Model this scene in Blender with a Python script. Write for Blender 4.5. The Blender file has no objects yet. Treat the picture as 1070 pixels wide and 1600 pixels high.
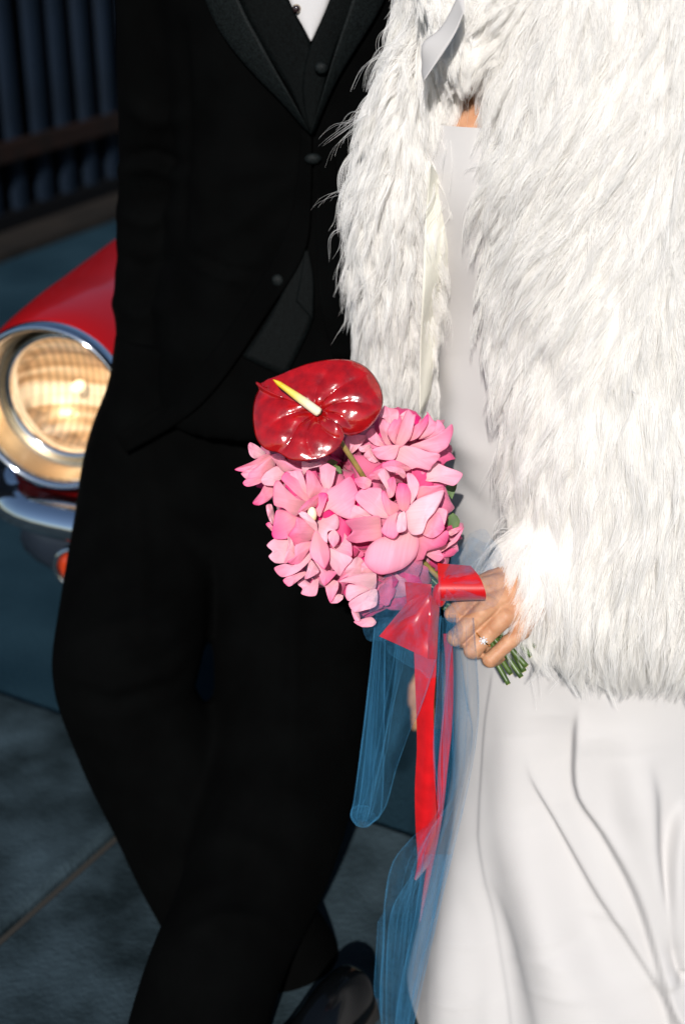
import bpy, bmesh, math, random
import numpy as np
from mathutils import Vector, Matrix, Quaternion
from mathutils.bvhtree import BVHTree

R = math.radians
rng = np.random.default_rng(7)
random.seed(7)
scene = bpy.context.scene
COL = scene.collection

# ------------------------------------------------------------------ camera
PITCH, HCAM, FPX = R(25.0), 1.45, 2222.2
cam_d = bpy.data.cameras.new("camera")
cam = bpy.data.objects.new("camera", cam_d)
COL.objects.link(cam)
cam.location = (0, 0, HCAM)
cam.rotation_euler = (R(90) - PITCH, 0, 0)
cam_d.sensor_fit = 'VERTICAL'
cam_d.sensor_height = 36.0
cam_d.sensor_width = 24.0
cam_d.lens = 50.0
cam_d.clip_start = 0.05
cam_d.clip_end = 500
cam_d.dof.use_dof = True
cam_d.dof.focus_distance = 1.50
cam_d.dof.aperture_fstop = 3.4
scene.camera = cam

# ------------------------------------------------------------------ light
SUN_EL, SUN_AZ = R(31), R(6)        # low frontal light from behind the photographer, a little from the left
world = bpy.data.worlds.new("World")
scene.world = world
world.use_nodes = True
wn = world.node_tree
sky = wn.nodes.new("ShaderNodeTexSky")
sky.sky_type = 'NISHITA'
sky.sun_disc = False
sky.sun_elevation = SUN_EL
sky.sun_rotation = R(180) + SUN_AZ
sky.air_density = 1.0
sky.dust_density = 0.4
sky.ozone_density = 2.0
wn.nodes["Background"].inputs["Strength"].default_value = 0.075
wn.links.new(sky.outputs[0], wn.nodes["Background"].inputs["Color"])
sun_d = bpy.data.lights.new("sun", 'SUN')
sun_d.energy = 4.6
sun_d.angle = R(0.6)
sun_d.color = (1.0, 0.962, 0.925)
sun = bpy.data.objects.new("sun", sun_d)
COL.objects.link(sun)
sun_dir = Vector((math.sin(SUN_AZ) * math.cos(SUN_EL), math.cos(SUN_AZ) * math.cos(SUN_EL), -math.sin(SUN_EL)))
sun.rotation_euler = sun_dir.to_track_quat('-Z', 'Y').to_euler()
sun.location = (-1, -4, 4)
scene.view_settings.view_transform = 'Standard'
scene.view_settings.look = 'None'
scene.view_settings.exposure = 0.17
scene.view_settings.gamma = 1.0
scene.view_settings.use_curve_mapping = False
scene.render.engine = 'CYCLES'
cy = scene.cycles
cy.max_bounces = 8
cy.diffuse_bounces = 4
cy.glossy_bounces = 4
cy.transmission_bounces = 6
cy.transparent_max_bounces = 24
cy.caustics_reflective = False
cy.caustics_refractive = False
cy.sample_clamp_indirect = 4.0
cy.use_denoising = True

# ------------------------------------------------------------------ helpers
CP, SP = math.cos(PITCH), math.sin(PITCH)
def ray(px, py):
    x = (px - 535.0) / FPX; y = (800.0 - py) / FPX
    return np.array([x, CP + y * SP, -SP + y * CP])
CAMP = np.array([0, 0, HCAM])
def at(px, py, Y):
    d = ray(px, py)
    return CAMP + d * (Y / d[1])
def gnd(px, py, z=0.0):
    d = ray(px, py)
    return CAMP + d * ((z - HCAM) / d[2])
def proj(P):
    P = np.asarray(P, float); q = P - CAMP
    depth = q[..., 1] * CP - q[..., 2] * SP
    up = q[..., 1] * SP + q[..., 2] * CP
    return 535.0 + FPX * q[..., 0] / depth, 800.0 - FPX * up / depth
def norm(v):
    v = np.asarray(v, float)
    return v / np.maximum(np.linalg.norm(v, axis=-1, keepdims=True), 1e-9)
def cr(pts, n):
    """Catmull-Rom resampling of control points (any dimension)."""
    P = np.asarray(pts, float)
    if len(P) == 2:
        t = np.linspace(0, 1, n)[:, None]
        return P[0] * (1 - t) + P[1] * t
    P = np.vstack([2 * P[0] - P[1], P, 2 * P[-1] - P[-2]])
    m = len(P) - 3
    s = np.linspace(0, m - 1e-9, n)
    i = s.astype(int); f = (s - i)[:, None]
    a, b, c, d = P[i], P[i + 1], P[i + 2], P[i + 3]
    return 0.5 * (2 * b + (c - a) * f + (2 * a - 5 * b + 4 * c - d) * f ** 2 + (3 * b - a - 3 * c + d) * f ** 3)

def mesh_data(name, verts, faces, mat=None, smooth=True):
    me = bpy.data.meshes.new(name)
    me.from_pydata([tuple(map(float, v)) for v in verts], [], [tuple(map(int, f)) for f in faces])
    if smooth:
        me.polygons.foreach_set("use_smooth", [True] * len(me.polygons))
    if mat is not None:
        me.materials.append(mat)
    me.update()
    return me
def link(name, me, parent=None):
    o = bpy.data.objects.new(name, me)
    COL.objects.link(o)
    if parent is not None:
        o.parent = parent
        o.matrix_parent_inverse = WORLD(parent).inverted()
    return o
def WORLD(o):
    m = o.matrix_basis.copy()
    if o.parent is not None:
        m = WORLD(o.parent) @ o.matrix_parent_inverse @ m
    return m
def obj(name, verts, faces, mat, parent=None, smooth=True):
    return link(name, mesh_data(name, verts, faces, mat, smooth), parent)
def empty(name, loc, rz=0.0):
    o = bpy.data.objects.new(name, None)
    COL.objects.link(o)
    o.location = loc
    o.rotation_euler = (0, 0, rz)
    o.empty_display_size = 0.1
    return o
def local_child(name, me, parent, M=None):
    """child whose mesh is in the parent's own frame"""
    o = bpy.data.objects.new(name, me)
    COL.objects.link(o)
    o.parent = parent
    if M is not None:
        o.matrix_basis = M
    return o
def tag(o, label=None, cat=None, group=None, kind=None):
    if label: o["label"] = label
    if cat: o["category"] = cat
    if group: o["group"] = group
    if kind: o["kind"] = kind
    return o
def grid_faces(n, m, wrap=False, off=0):
    F = []
    for i in range(n - 1):
        for j in range(m if wrap else m - 1):
            k = (j + 1) % m
            F.append((off + i * m + j, off + i * m + k, off + (i + 1) * m + k, off + (i + 1) * m + j))
    return F
def loft(rings, cap=True):
    """rings: (n, m, 3) closed rings"""
    rings = np.asarray(rings, float)
    n, m = rings.shape[:2]
    V = rings.reshape(-1, 3)
    F = grid_faces(n, m, True)
    if cap:
        F.append(tuple(range(m))[::-1])
        F.append(tuple((n - 1) * m + j for j in range(m)))
    return V, F
def tube(path, radii, m=10, cap=True):
    P = np.asarray(path, float); n = len(P)
    rad = np.broadcast_to(np.asarray(radii, float), (n,))
    T = norm(np.gradient(P, axis=0))
    a = np.array([0, 0, 1.0]) if abs(T[0][2]) < 0.9 else np.array([1.0, 0, 0])
    rings = []
    u = norm(np.cross(T[0], a))
    th = np.linspace(0, 2 * np.pi, m, endpoint=False)
    for i in range(n):
        u = norm(u - T[i] * np.dot(u, T[i]))
        w = np.cross(T[i], u)
        rings.append(P[i] + rad[i] * (np.cos(th)[:, None] * u + np.sin(th)[:, None] * w))
    return loft(rings, cap)
def join(parts):
    V, F, o = [], [], 0
    for v, f in parts:
        V.append(np.asarray(v, float)); F += [tuple(i + o for i in q) for q in f]; o += len(v)
    return np.vstack(V), F
def box(c, s, rz=0.0):
    c = np.asarray(c, float); s = np.asarray(s, float) / 2
    v = np.array([[x, y, z] for x in (-1, 1) for y in (-1, 1) for z in (-1, 1)]) * s
    ca, sa = math.cos(rz), math.sin(rz)
    v = np.c_[v[:, 0] * ca - v[:, 1] * sa, v[:, 0] * sa + v[:, 1] * ca, v[:, 2]] + c
    return v, [(0, 1, 3, 2), (4, 6, 7, 5), (0, 4, 5, 1), (2, 3, 7, 6), (0, 2, 6, 4), (1, 5, 7, 3)]
def revolve(profile, m=48, axis='y'):
    """profile: (r, a) pairs revolved about the local y axis"""
    th = np.linspace(0, 2 * np.pi, m, endpoint=False)
    V = np.array([[r * math.cos(t), a, r * math.sin(t)] for r, a in profile for t in th])
    return V, grid_faces(len(profile), m, True)
def capsule(p0, r0, p1, r1, m=16, k=5):
    p0, p1 = np.asarray(p0, float), np.asarray(p1, float)
    d = norm(p1 - p0)
    path, rad = [], []
    for i in range(k):
        a = math.pi / 2 * (1 - (i + .15) / (k)); path.append(p0 - d * r0 * math.sin(a)); rad.append(r0 * math.cos(a))
    path.append(p0); rad.append(r0); path.append(p1); rad.append(r1)
    for i in range(k):
        a = math.pi / 2 * ((i + .85) / k); path.append(p1 + d * r1 * math.sin(a)); rad.append(r1 * math.cos(a))
    return tube(path, rad, m)
def chain(pts, rads, m=16):
    return [capsule(pts[i], rads[i], pts[i + 1], rads[i + 1], m) for i in range(len(pts) - 1)]
def ellipsoid(c, r, n=14, m=22):
    th = np.linspace(0.04, math.pi - 0.04, n); ph = np.linspace(0, 2 * np.pi, m, endpoint=False)
    rings = [[[c[0] + r[0] * math.sin(t) * math.cos(p), c[1] + r[1] * math.sin(t) * math.sin(p), c[2] - r[2] * math.cos(t)] for p in ph] for t in th]
    return loft(rings)
def remesh(parts, voxel, smooth_it=4, name="tmp"):
    V, F = join(parts)
    me = mesh_data(name, V, F)
    o = bpy.data.objects.new(name, me)
    COL.objects.link(o)
    md = o.modifiers.new("r", 'REMESH'); md.mode = 'VOXEL'; md.voxel_size = voxel; md.use_smooth_shade = True
    if smooth_it:
        ms = o.modifiers.new("s", 'SMOOTH'); ms.factor = 0.5; ms.iterations = smooth_it
    dg = bpy.context.evaluated_depsgraph_get()
    me2 = bpy.data.meshes.new_from_object(o.evaluated_get(dg))
    n = len(me2.vertices); v = np.empty(n * 3); me2.vertices.foreach_get("co", v); v = v.reshape(-1, 3)
    f = [tuple(p.vertices) for p in me2.polygons]
    bpy.data.objects.remove(o); bpy.data.meshes.remove(me); bpy.data.meshes.remove(me2)
    return v, f
def normals(V, F):
    V = np.asarray(V, float); N = np.zeros_like(V)
    for q in F:
        a = V[list(q)]
        n = np.cross(a[1] - a[0], a[2] - a[0])
        if len(q) == 4: n = n + np.cross(a[2] - a[0], a[3] - a[0])
        for i in q: N[i] += n
    return norm(N)
def vnoise(P, scale, seed=0, oct_=3):
    """cheap smooth noise made of a few random sine waves"""
    r = np.random.default_rng(seed); out = np.zeros(P.shape[:-1]); amp = 1.0; tot = 0
    for o in range(oct_):
        for _ in range(4):
            k = norm(r.normal(size=3)) * scale * (1.9 ** o) * r.uniform(.7, 1.4)
            out += amp * np.sin(P @ k + r.uniform(0, 6.28)); tot += amp
        amp *= .5
    return out / tot * 2.0
def polydist(px, py, poly):
    """signed distance (px) to a polyline; + on its right-hand (screen) side; and the parameter 0..1"""
    best = np.full(px.shape, 1e9); sign = np.zeros(px.shape); par = np.zeros(px.shape)
    P = np.asarray(poly, float); L = np.r_[0, np.cumsum(np.linalg.norm(np.diff(P, axis=0), axis=1))]
    for i in range(len(P) - 1):
        a, b = P[i], P[i + 1]; d = b - a; l2 = d @ d
        t = np.clip(((px - a[0]) * d[0] + (py - a[1]) * d[1]) / l2, 0, 1)
        qx = px - a[0] - t * d[0]; qy = py - a[1] - t * d[1]
        dist = np.hypot(qx, qy); m = dist < best
        best = np.where(m, dist, best)
        sign = np.where(m, np.sign(-(d[0] * qy - d[1] * qx)), sign)
        par = np.where(m, (L[i] + t * (L[i + 1] - L[i])) / L[-1], par)
    return best, sign, par

# ------------------------------------------------------------------ materials
def nodemat(name):
    m = bpy.data.materials.new(name); m.use_nodes = True
    nt = m.node_tree; b = nt.nodes["Principled BSDF"]
    return m, nt, b
def principled(name, col, rough=.5, metal=0., spec=.5, sheen=0., coat=0., coat_r=.05, sss=0., sss_rad=(1, .3, .15), sss_scale=.01,
               var=0., var_scale=20., bump=0., bump_scale=200., bump_dist=.001, rvar=0., detail=4., col2=None):
    m, nt, b = nodemat(name)
    b.inputs["Base Color"].default_value = (*col, 1)
    b.inputs["Roughness"].default_value = rough
    b.inputs["Metallic"].default_value = metal
    b.inputs["Specular IOR Level"].default_value = spec
    b.inputs["Sheen Weight"].default_value = sheen
    b.inputs["Coat Weight"].default_value = coat
    b.inputs["Coat Roughness"].default_value = coat_r
    if sss:
        b.inputs["Subsurface Weight"].default_value = sss
        b.inputs["Subsurface Radius"].default_value = sss_rad
        b.inputs["Subsurface Scale"].default_value = sss_scale
    tc = nt.nodes.new("ShaderNodeTexCoord")
    if var or col2:
        nz = nt.nodes.new("ShaderNodeTexNoise"); nz.inputs["Scale"].default_value = var_scale; nz.inputs["Detail"].default_value = detail
        nt.links.new(tc.outputs["Object"], nz.inputs["Vector"])
        rp = nt.nodes.new("ShaderNodeValToRGB")
        c2 = col2 if col2 else tuple(c * (1 - var) for c in col)
        c1 = col if col2 else tuple(min(1, c * (1 + var)) for c in col)
        rp.color_ramp.elements[0].position = .35; rp.color_ramp.elements[1].position = .68
        rp.color_ramp.elements[0].color = (*c2, 1); rp.color_ramp.elements[1].color = (*c1, 1)
        nt.links.new(nz.outputs["Fac"], rp.inputs["Fac"])
        nt.links.new(rp.outputs["Color"], b.inputs["Base Color"])
        if rvar:
            mr = nt.nodes.new("ShaderNodeMapRange"); mr.inputs[3].default_value = rough - rvar; mr.inputs[4].default_value = rough + rvar
            nt.links.new(nz.outputs["Fac"], mr.inputs[0]); nt.links.new(mr.outputs[0], b.inputs["Roughness"])
    if bump:
        nb = nt.nodes.new("ShaderNodeTexNoise"); nb.inputs["Scale"].default_value = bump_scale; nb.inputs["Detail"].default_value = 3
        nt.links.new(tc.outputs["Object"], nb.inputs["Vector"])
        bp = nt.nodes.new("ShaderNodeBump"); bp.inputs["Strength"].default_value = bump; bp.inputs["Distance"].default_value = bump_dist
        nt.links.new(nb.outputs["Fac"], bp.inputs["Height"]); nt.links.new(bp.outputs[0], b.inputs["Normal"])
    return m

M = {}
M['wool'] = principled("black_wool", (.0008, .0009, .0009), .9, spec=.03, var=.35, var_scale=14, bump=.5, bump_scale=900, bump_dist=.0006)
M['satin'] = principled("black_satin", (.0040, .0056, .0057), .60, spec=.10, var=.6, var_scale=420, bump=.35, bump_scale=1400, bump_dist=.0004)
M['faille'] = principled("black_waistcoat_satin", (.0016, .0024, .0025), .66, spec=.05, var=.5, var_scale=420, bump=.3, bump_scale=1400, bump_dist=.0004)
M['patent'] = principled("black_patent_leather", (.002, .0025, .003), .16, spec=.25, coat=.12, coat_r=.06, bump=.15, bump_scale=60, bump_dist=.001)
M['sole'] = principled("shoe_sole", (.02, .018, .016), .6)
M['shirt'] = principled("white_shirt", (.50, .49, .49), .7, bump=.3, bump_scale=700, bump_dist=.0004)
M['stud'] = principled("onyx_stud", (.02, .01, .01), .1, spec=.7, coat=1)
M['gold'] = principled("gold", (.85, .58, .28), .18, metal=1)
M['skin'] = principled("skin", (.52, .285, .165), .50, spec=.30, sss=.25, sss_rad=(1, .35, .18), sss_scale=.006, col2=(.42, .20, .105), var_scale=70,
                       bump=.35, bump_scale=420, bump_dist=.0008)
M['hair'] = principled("brown_hair", (.05, .025, .012), .5, bump=.8, bump_scale=150, bump_dist=.004)
M['dress'] = principled("ivory_satin", (.475, .457, .444), .62, spec=.08, sheen=.02, var=.015, var_scale=9, bump=.12, bump_scale=1300, bump_dist=.0003)
M['lining'] = principled("cream_lining", (.74, .72, .62), .5, spec=.4, bump=.3, bump_scale=60, bump_dist=.003)
M['backing'] = principled("fur_backing", (.80, .78, .765), .9, spec=.1)
M['ribbon'] = principled("red_satin_ribbon", (.50, .004, .007), .34, spec=.5, sheen=.05, var=.12, var_scale=60, bump=.2, bump_scale=900, bump_dist=.0003)
M['stem'] = principled("green_stem", (.085, .14, .028), .38, spec=.5, col2=(.025, .055, .010), var_scale=70, bump=.3, bump_scale=90)
M['stem_cut'] = principled("cut_stem", (.50, .46, .22), .8)
M['anth_stem'] = principled("anthurium_stem", (.30, .20, .06), .35, spec=.5, col2=(.16, .14, .03), var_scale=60)
M['leaf'] = principled("rose_sepal", (.09, .16, .03), .5, col2=(.05, .10, .02), var_scale=60)
M['chrome'] = principled("chrome", (.86, .87, .89), .07, metal=1, var=.03, var_scale=8, rvar=.02)
M['bucket'] = principled("polished_reflector", (.92, .80, .62), .22, metal=1)
M['red_paint'] = principled("red_car_paint", (.30, .003, .004), .32, spec=.3, coat=.4, coat_r=.06, var=.06, var_scale=5)
M['dark_paint'] = principled("dark_underbody", (.012, .017, .026), .4, spec=.4, coat=.2, coat_r=.25)
M['rubber'] = principled("black_rubber", (.02, .02, .02), .8, bump=.5, bump_scale=60, bump_dist=.004)
M['amber'] = principled("amber_lens", (.42, .035, .006), .15, spec=.6, coat=.6)
M['window'] = principled("car_glass", (.02, .03, .03), .05, spec=.7)
M['asphalt'] = principled("asphalt", (.014, .036, .052), .9, spec=.06, col2=(.007, .022, .034), var_scale=3.5, detail=12, bump=.7, bump_scale=140, bump_dist=.006)
M['slab'] = principled("worn_concrete", (.038, .060, .074), .88, spec=.06, col2=(.008, .014, .017), var_scale=7.5, detail=7, bump=.6, bump_scale=120, bump_dist=.004)
M['joint'] = principled("joint_dirt", (.022, .020, .017), .95)
M['kerb'] = principled("kerb_stone", (.022, .018, .015), .9, spec=.1, col2=(.011, .010, .009), var_scale=3, detail=8, bump=.6, bump_scale=60, bump_dist=.006)
M['fence'] = principled("painted_steel_slat", (.0045, .010, .020), .6, spec=.12, col2=(.0028, .0065, .013), var_scale=3, detail=6)
M['fence_dark'] = principled("dark_backing_board", (.0015, .0018, .0025), .85, spec=.1)
M['rail'] = principled("rusty_rail", (.014, .006, .004), .75, spec=.15, col2=(.007, .004, .003), var_scale=9)

def petal_mat(name="pink_petal", cols=((.86, .48, .46), (.88, .375, .475), (.82, .19, .345), (.62, .05, .16))):
    m, nt, b = nodemat(name)
    at_ = nt.nodes.new("ShaderNodeAttribute"); at_.attribute_name = "grow"; at_.attribute_type = 'GEOMETRY'
    sep = nt.nodes.new("ShaderNodeSeparateColor"); nt.links.new(at_.outputs["Color"], sep.inputs[0])
    rp = nt.nodes.new("ShaderNodeValToRGB"); e = rp.color_ramp.elements
    e[0].position = 0; e[0].color = (.86, .62, .30, 1)
    e[1].position = 1; e[1].color = (*cols[3], 1)
    a = e.new(.2); a.color = (*cols[0], 1)
    a = e.new(.45); a.color = (*cols[1], 1)
    a = e.new(.88); a.color = (*cols[2], 1)
    nt.links.new(sep.outputs[0], rp.inputs["Fac"])
    oi = nt.nodes.new("ShaderNodeObjectInfo")
    hs = nt.nodes.new("ShaderNodeHueSaturation")
    mr = nt.nodes.new("ShaderNodeMapRange"); mr.inputs[3].default_value = .72; mr.inputs[4].default_value = 1.20
    nt.links.new(oi.outputs["Random"], mr.inputs[0]); nt.links.new(mr.outputs[0], hs.inputs["Saturation"])
    nt.links.new(rp.outputs["Color"], hs.inputs["Color"])
    nz = nt.nodes.new("ShaderNodeTexNoise"); nz.inputs["Scale"].default_value = 1.0; nz.inputs["Detail"].default_value = 4
    cv = nt.nodes.new("ShaderNodeCombineXYZ")
    for src, sock, k_ in ((sep.outputs[1], 0, 26.0), (sep.outputs[0], 1, 3.0), (oi.outputs["Random"], 2, 40.0)):
        mm = nt.nodes.new("ShaderNodeMath"); mm.operation = 'MULTIPLY'; mm.inputs[1].default_value = k_
        nt.links.new(src, mm.inputs[0]); nt.links.new(mm.outputs[0], cv.inputs[sock])
    nt.links.new(cv.outputs[0], nz.inputs["Vector"])
    mr2 = nt.nodes.new("ShaderNodeMapRange"); mr2.inputs[3].default_value = .84; mr2.inputs[4].default_value = 1.12
    nt.links.new(nz.outputs["Fac"], mr2.inputs[0]); nt.links.new(mr2.outputs[0], hs.inputs["Value"])
    b.inputs["Roughness"].default_value = .62; b.inputs["Specular IOR Level"].default_value = .25
    b.inputs["Sheen Weight"].default_value = .15
    nt.links.new(hs.outputs[0], b.inputs["Base Color"])
    bp = nt.nodes.new("ShaderNodeBump"); bp.inputs["Strength"].default_value = .3; bp.inputs["Distance"].default_value = .0015
    nt.links.new(nz.outputs["Fac"], bp.inputs["Height"]); nt.links.new(bp.outputs[0], b.inputs["Normal"])
    tr = nt.nodes.new("ShaderNodeBsdfTranslucent"); nt.links.new(hs.outputs[0], tr.inputs["Color"])
    mx = nt.nodes.new("ShaderNodeMixShader"); mx.inputs[0].default_value = .16
    nt.links.new(b.outputs[0], mx.inputs[1]); nt.links.new(tr.outputs[0], mx.inputs[2])
    nt.links.new(mx.outputs[0], nt.nodes["Material Output"].inputs["Surface"])
    return m
M['petal'] = petal_mat()
M['inner_petal_shade'] = petal_mat("shaded_pink_inner_petal", ((.66, .16, .24), (.68, .13, .25), (.66, .10, .23), (.55, .04, .13)))  # deeper inner pink; also paints the shade in gaps between outer petals

def spathe_mat():
    m, nt, b = nodemat("waxy_red_spathe")
    tc = nt.nodes.new("ShaderNodeTexCoord"); nz = nt.nodes.new("ShaderNodeTexNoise"); nz.inputs["Scale"].default_value = 85; nz.inputs["Detail"].default_value = 3
    nt.links.new(tc.outputs["Object"], nz.inputs["Vector"])
    rp = nt.nodes.new("ShaderNodeValToRGB")
    rp.color_ramp.elements[0].color = (.20, .002, .003, 1); rp.color_ramp.elements[1].color = (.40, .003, .004, 1)
    rp.color_ramp.elements[0].position = .3; rp.color_ramp.elements[1].position = .7
    nt.links.new(nz.outputs["Fac"], rp.inputs[0]); nt.links.new(rp.outputs[0], b.inputs["Base Color"])
    b.inputs["Roughness"].default_value = .20; b.inputs["Specular IOR Level"].default_value = .6
    b.inputs["Coat Weight"].default_value = .9; b.inputs["Coat Roughness"].default_value = .07
    bp = nt.nodes.new("ShaderNodeBump"); bp.inputs["Strength"].default_value = .32; bp.inputs["Distance"].default_value = .0024
    nt.links.new(nz.outputs["Fac"], bp.inputs["Height"]); nt.links.new(bp.outputs[0], b.inputs["Normal"])
    nt.links.new(bp.outputs[0], b.inputs["Coat Normal"])
    return m
M['spathe'] = spathe_mat()
def spadix_mat():
    m, nt, b = nodemat("spadix")
    at_ = nt.nodes.new("ShaderNodeAttribute"); at_.attribute_name = "grow"; at_.attribute_type = 'GEOMETRY'
    sep = nt.nodes.new("ShaderNodeSeparateColor"); nt.links.new(at_.outputs["Color"], sep.inputs[0])
    rp = nt.nodes.new("ShaderNodeValToRGB"); e = rp.color_ramp.elements
    e[0].position = .25; e[0].color = (.86, .78, .56, 1); e[1].position = .85; e[1].color = (.66, .46, .01, 1)
    a = e.new(.55); a.color = (.80, .62, .12, 1)
    nt.links.new(sep.outputs[0], rp.inputs[0]); nt.links.new(rp.outputs[0], b.inputs["Base Color"])
    b.inputs["Roughness"].default_value = .5
    tc = nt.nodes.new("ShaderNodeTexCoord"); vo = nt.nodes.new("ShaderNodeTexVoronoi"); vo.inputs["Scale"].default_value = 900
    nt.links.new(tc.outputs["Object"], vo.inputs["Vector"])
    bp = nt.nodes.new("ShaderNodeBump"); bp.inputs["Strength"].default_value = .5; bp.inputs["Distance"].default_value = .0006
    nt.links.new(vo.outputs["Distance"], bp.inputs["Height"]); nt.links.new(bp.outputs[0], b.inputs["Normal"])
    return m
M['spadix'] = spadix_mat()
def tulle_mat():
    m, nt, b = nodemat("blue_tulle")
    out = nt.nodes["Material Output"]
    tc = nt.nodes.new("ShaderNodeTexCoord")
    vo = nt.nodes.new("ShaderNodeTexVoronoi"); vo.feature = 'DISTANCE_TO_EDGE'; vo.inputs["Scale"].default_value = 1000
    nt.links.new(tc.outputs["Object"], vo.inputs["Vector"])
    mr = nt.nodes.new("ShaderNodeMapRange"); mr.inputs[1].default_value = .05; mr.inputs[2].default_value = .30
    mr.inputs[3].default_value = .155; mr.inputs[4].default_value = .02
    nt.links.new(vo.outputs["Distance"], mr.inputs[0])
    d = nt.nodes.new("ShaderNodeBsdfDiffuse"); d.inputs["Color"].default_value = (.07, .29, .51, 1)
    t = nt.nodes.new("ShaderNodeBsdfTranslucent"); t.inputs["Color"].default_value = (.07, .29, .51, 1)
    m1 = nt.nodes.new("ShaderNodeMixShader"); m1.inputs[0].default_value = .35
    nt.links.new(d.outputs[0], m1.inputs[1]); nt.links.new(t.outputs[0], m1.inputs[2])
    tp = nt.nodes.new("ShaderNodeBsdfTransparent")
    m2 = nt.nodes.new("ShaderNodeMixShader")
    mp = nt.nodes.new("ShaderNodeMapping"); mp.inputs["Scale"].default_value = (150, 150, 14)      # crushed threads run lengthwise
    nt.links.new(tc.outputs["Object"], mp.inputs["Vector"])
    cz = nt.nodes.new("ShaderNodeTexNoise"); cz.inputs["Scale"].default_value = 1.0; cz.inputs["Detail"].default_value = 5
    nt.links.new(mp.outputs[0], cz.inputs["Vector"])
    cm = nt.nodes.new("ShaderNodeMapRange"); cm.inputs[1].default_value = .3; cm.inputs[2].default_value = .75; cm.inputs[3].default_value = .55; cm.inputs[4].default_value = 1.75
    nt.links.new(cz.outputs["Fac"], cm.inputs[0])
    mu = nt.nodes.new("ShaderNodeMath"); mu.operation = 'MULTIPLY'; nt.links.new(mr.outputs[0], mu.inputs[0]); nt.links.new(cm.outputs[0], mu.inputs[1])
    nt.links.new(mu.outputs[0], m2.inputs[0]); nt.links.new(tp.outputs[0], m2.inputs[1]); nt.links.new(m1.outputs[0], m2.inputs[2])
    nt.links.new(m2.outputs[0], out.inputs["Surface"])
    nt.nodes.remove(b)
    return m
M['tulle'] = tulle_mat()
def fur_mat():
    m, nt, b = nodemat("white_fur")
    out = nt.nodes["Material Output"]
    hi = nt.nodes.new("ShaderNodeHairInfo")
    rp = nt.nodes.new("ShaderNodeValToRGB"); e = rp.color_ramp.elements
    e[0].color = (.935, .922, .918, 1); e[1].color = (.968, .956, .952, 1)
    a = e.new(.05); a.color = (.95, .93, .88, 1)
    nt.links.new(hi.outputs["Random"], rp.inputs[0])
    b.inputs["Roughness"].default_value = .5; b.inputs["Specular IOR Level"].default_value = .3
    nt.links.new(rp.outputs[0], b.inputs["Base Color"])
    t = nt.nodes.new("ShaderNodeBsdfTranslucent"); nt.links.new(rp.outputs[0], t.inputs["Color"])
    mx = nt.nodes.new("ShaderNodeMixShader"); mx.inputs[0].default_value = .5
    nt.links.new(b.outputs[0], mx.inputs[1]); nt.links.new(t.outputs[0], mx.inputs[2])
    tp = nt.nodes.new("ShaderNodeBsdfTransparent"); m3 = nt.nodes.new("ShaderNodeMixShader"); m3.inputs[0].default_value = .25   # fine clear fibre
    nt.links.new(mx.outputs[0], m3.inputs[1]); nt.links.new(tp.outputs[0], m3.inputs[2])
    nt.links.new(m3.outputs[0], out.inputs["Surface"])
    return m
M['fur'] = fur_mat()
def lens_mat():
    m, nt, b = nodemat("headlamp_glass")
    out = nt.nodes["Material Output"]
    g = nt.nodes.new("ShaderNodeBsdfGlossy"); g.inputs["Roughness"].default_value = .06
    t = nt.nodes.new("ShaderNodeBsdfTransparent"); t.inputs["Color"].default_value = (1, .93, .80, 1)
    fr = nt.nodes.new("ShaderNodeFresnel"); fr.inputs["IOR"].default_value = 1.5
    mx = nt.nodes.new("ShaderNodeMixShader")
    nt.links.new(fr.outputs[0], mx.inputs[0]); nt.links.new(t.outputs[0], mx.inputs[1]); nt.links.new(g.outputs[0], mx.inputs[2])
    nt.links.new(mx.outputs[0], out.inputs["Surface"]); nt.nodes.remove(b)
    return m
M['lens'] = lens_mat()
def glow_mat(name, col, strength):
    m, nt, b = nodemat(name)
    b.inputs["Base Color"].default_value = (*col, 1)
    b.inputs["Emission Color"].default_value = (*col, 1); b.inputs["Emission Strength"].default_value = strength
    return m
M['bulb'] = glow_mat("lit_bulb", (1, .84, .62), 1.3)
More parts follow.
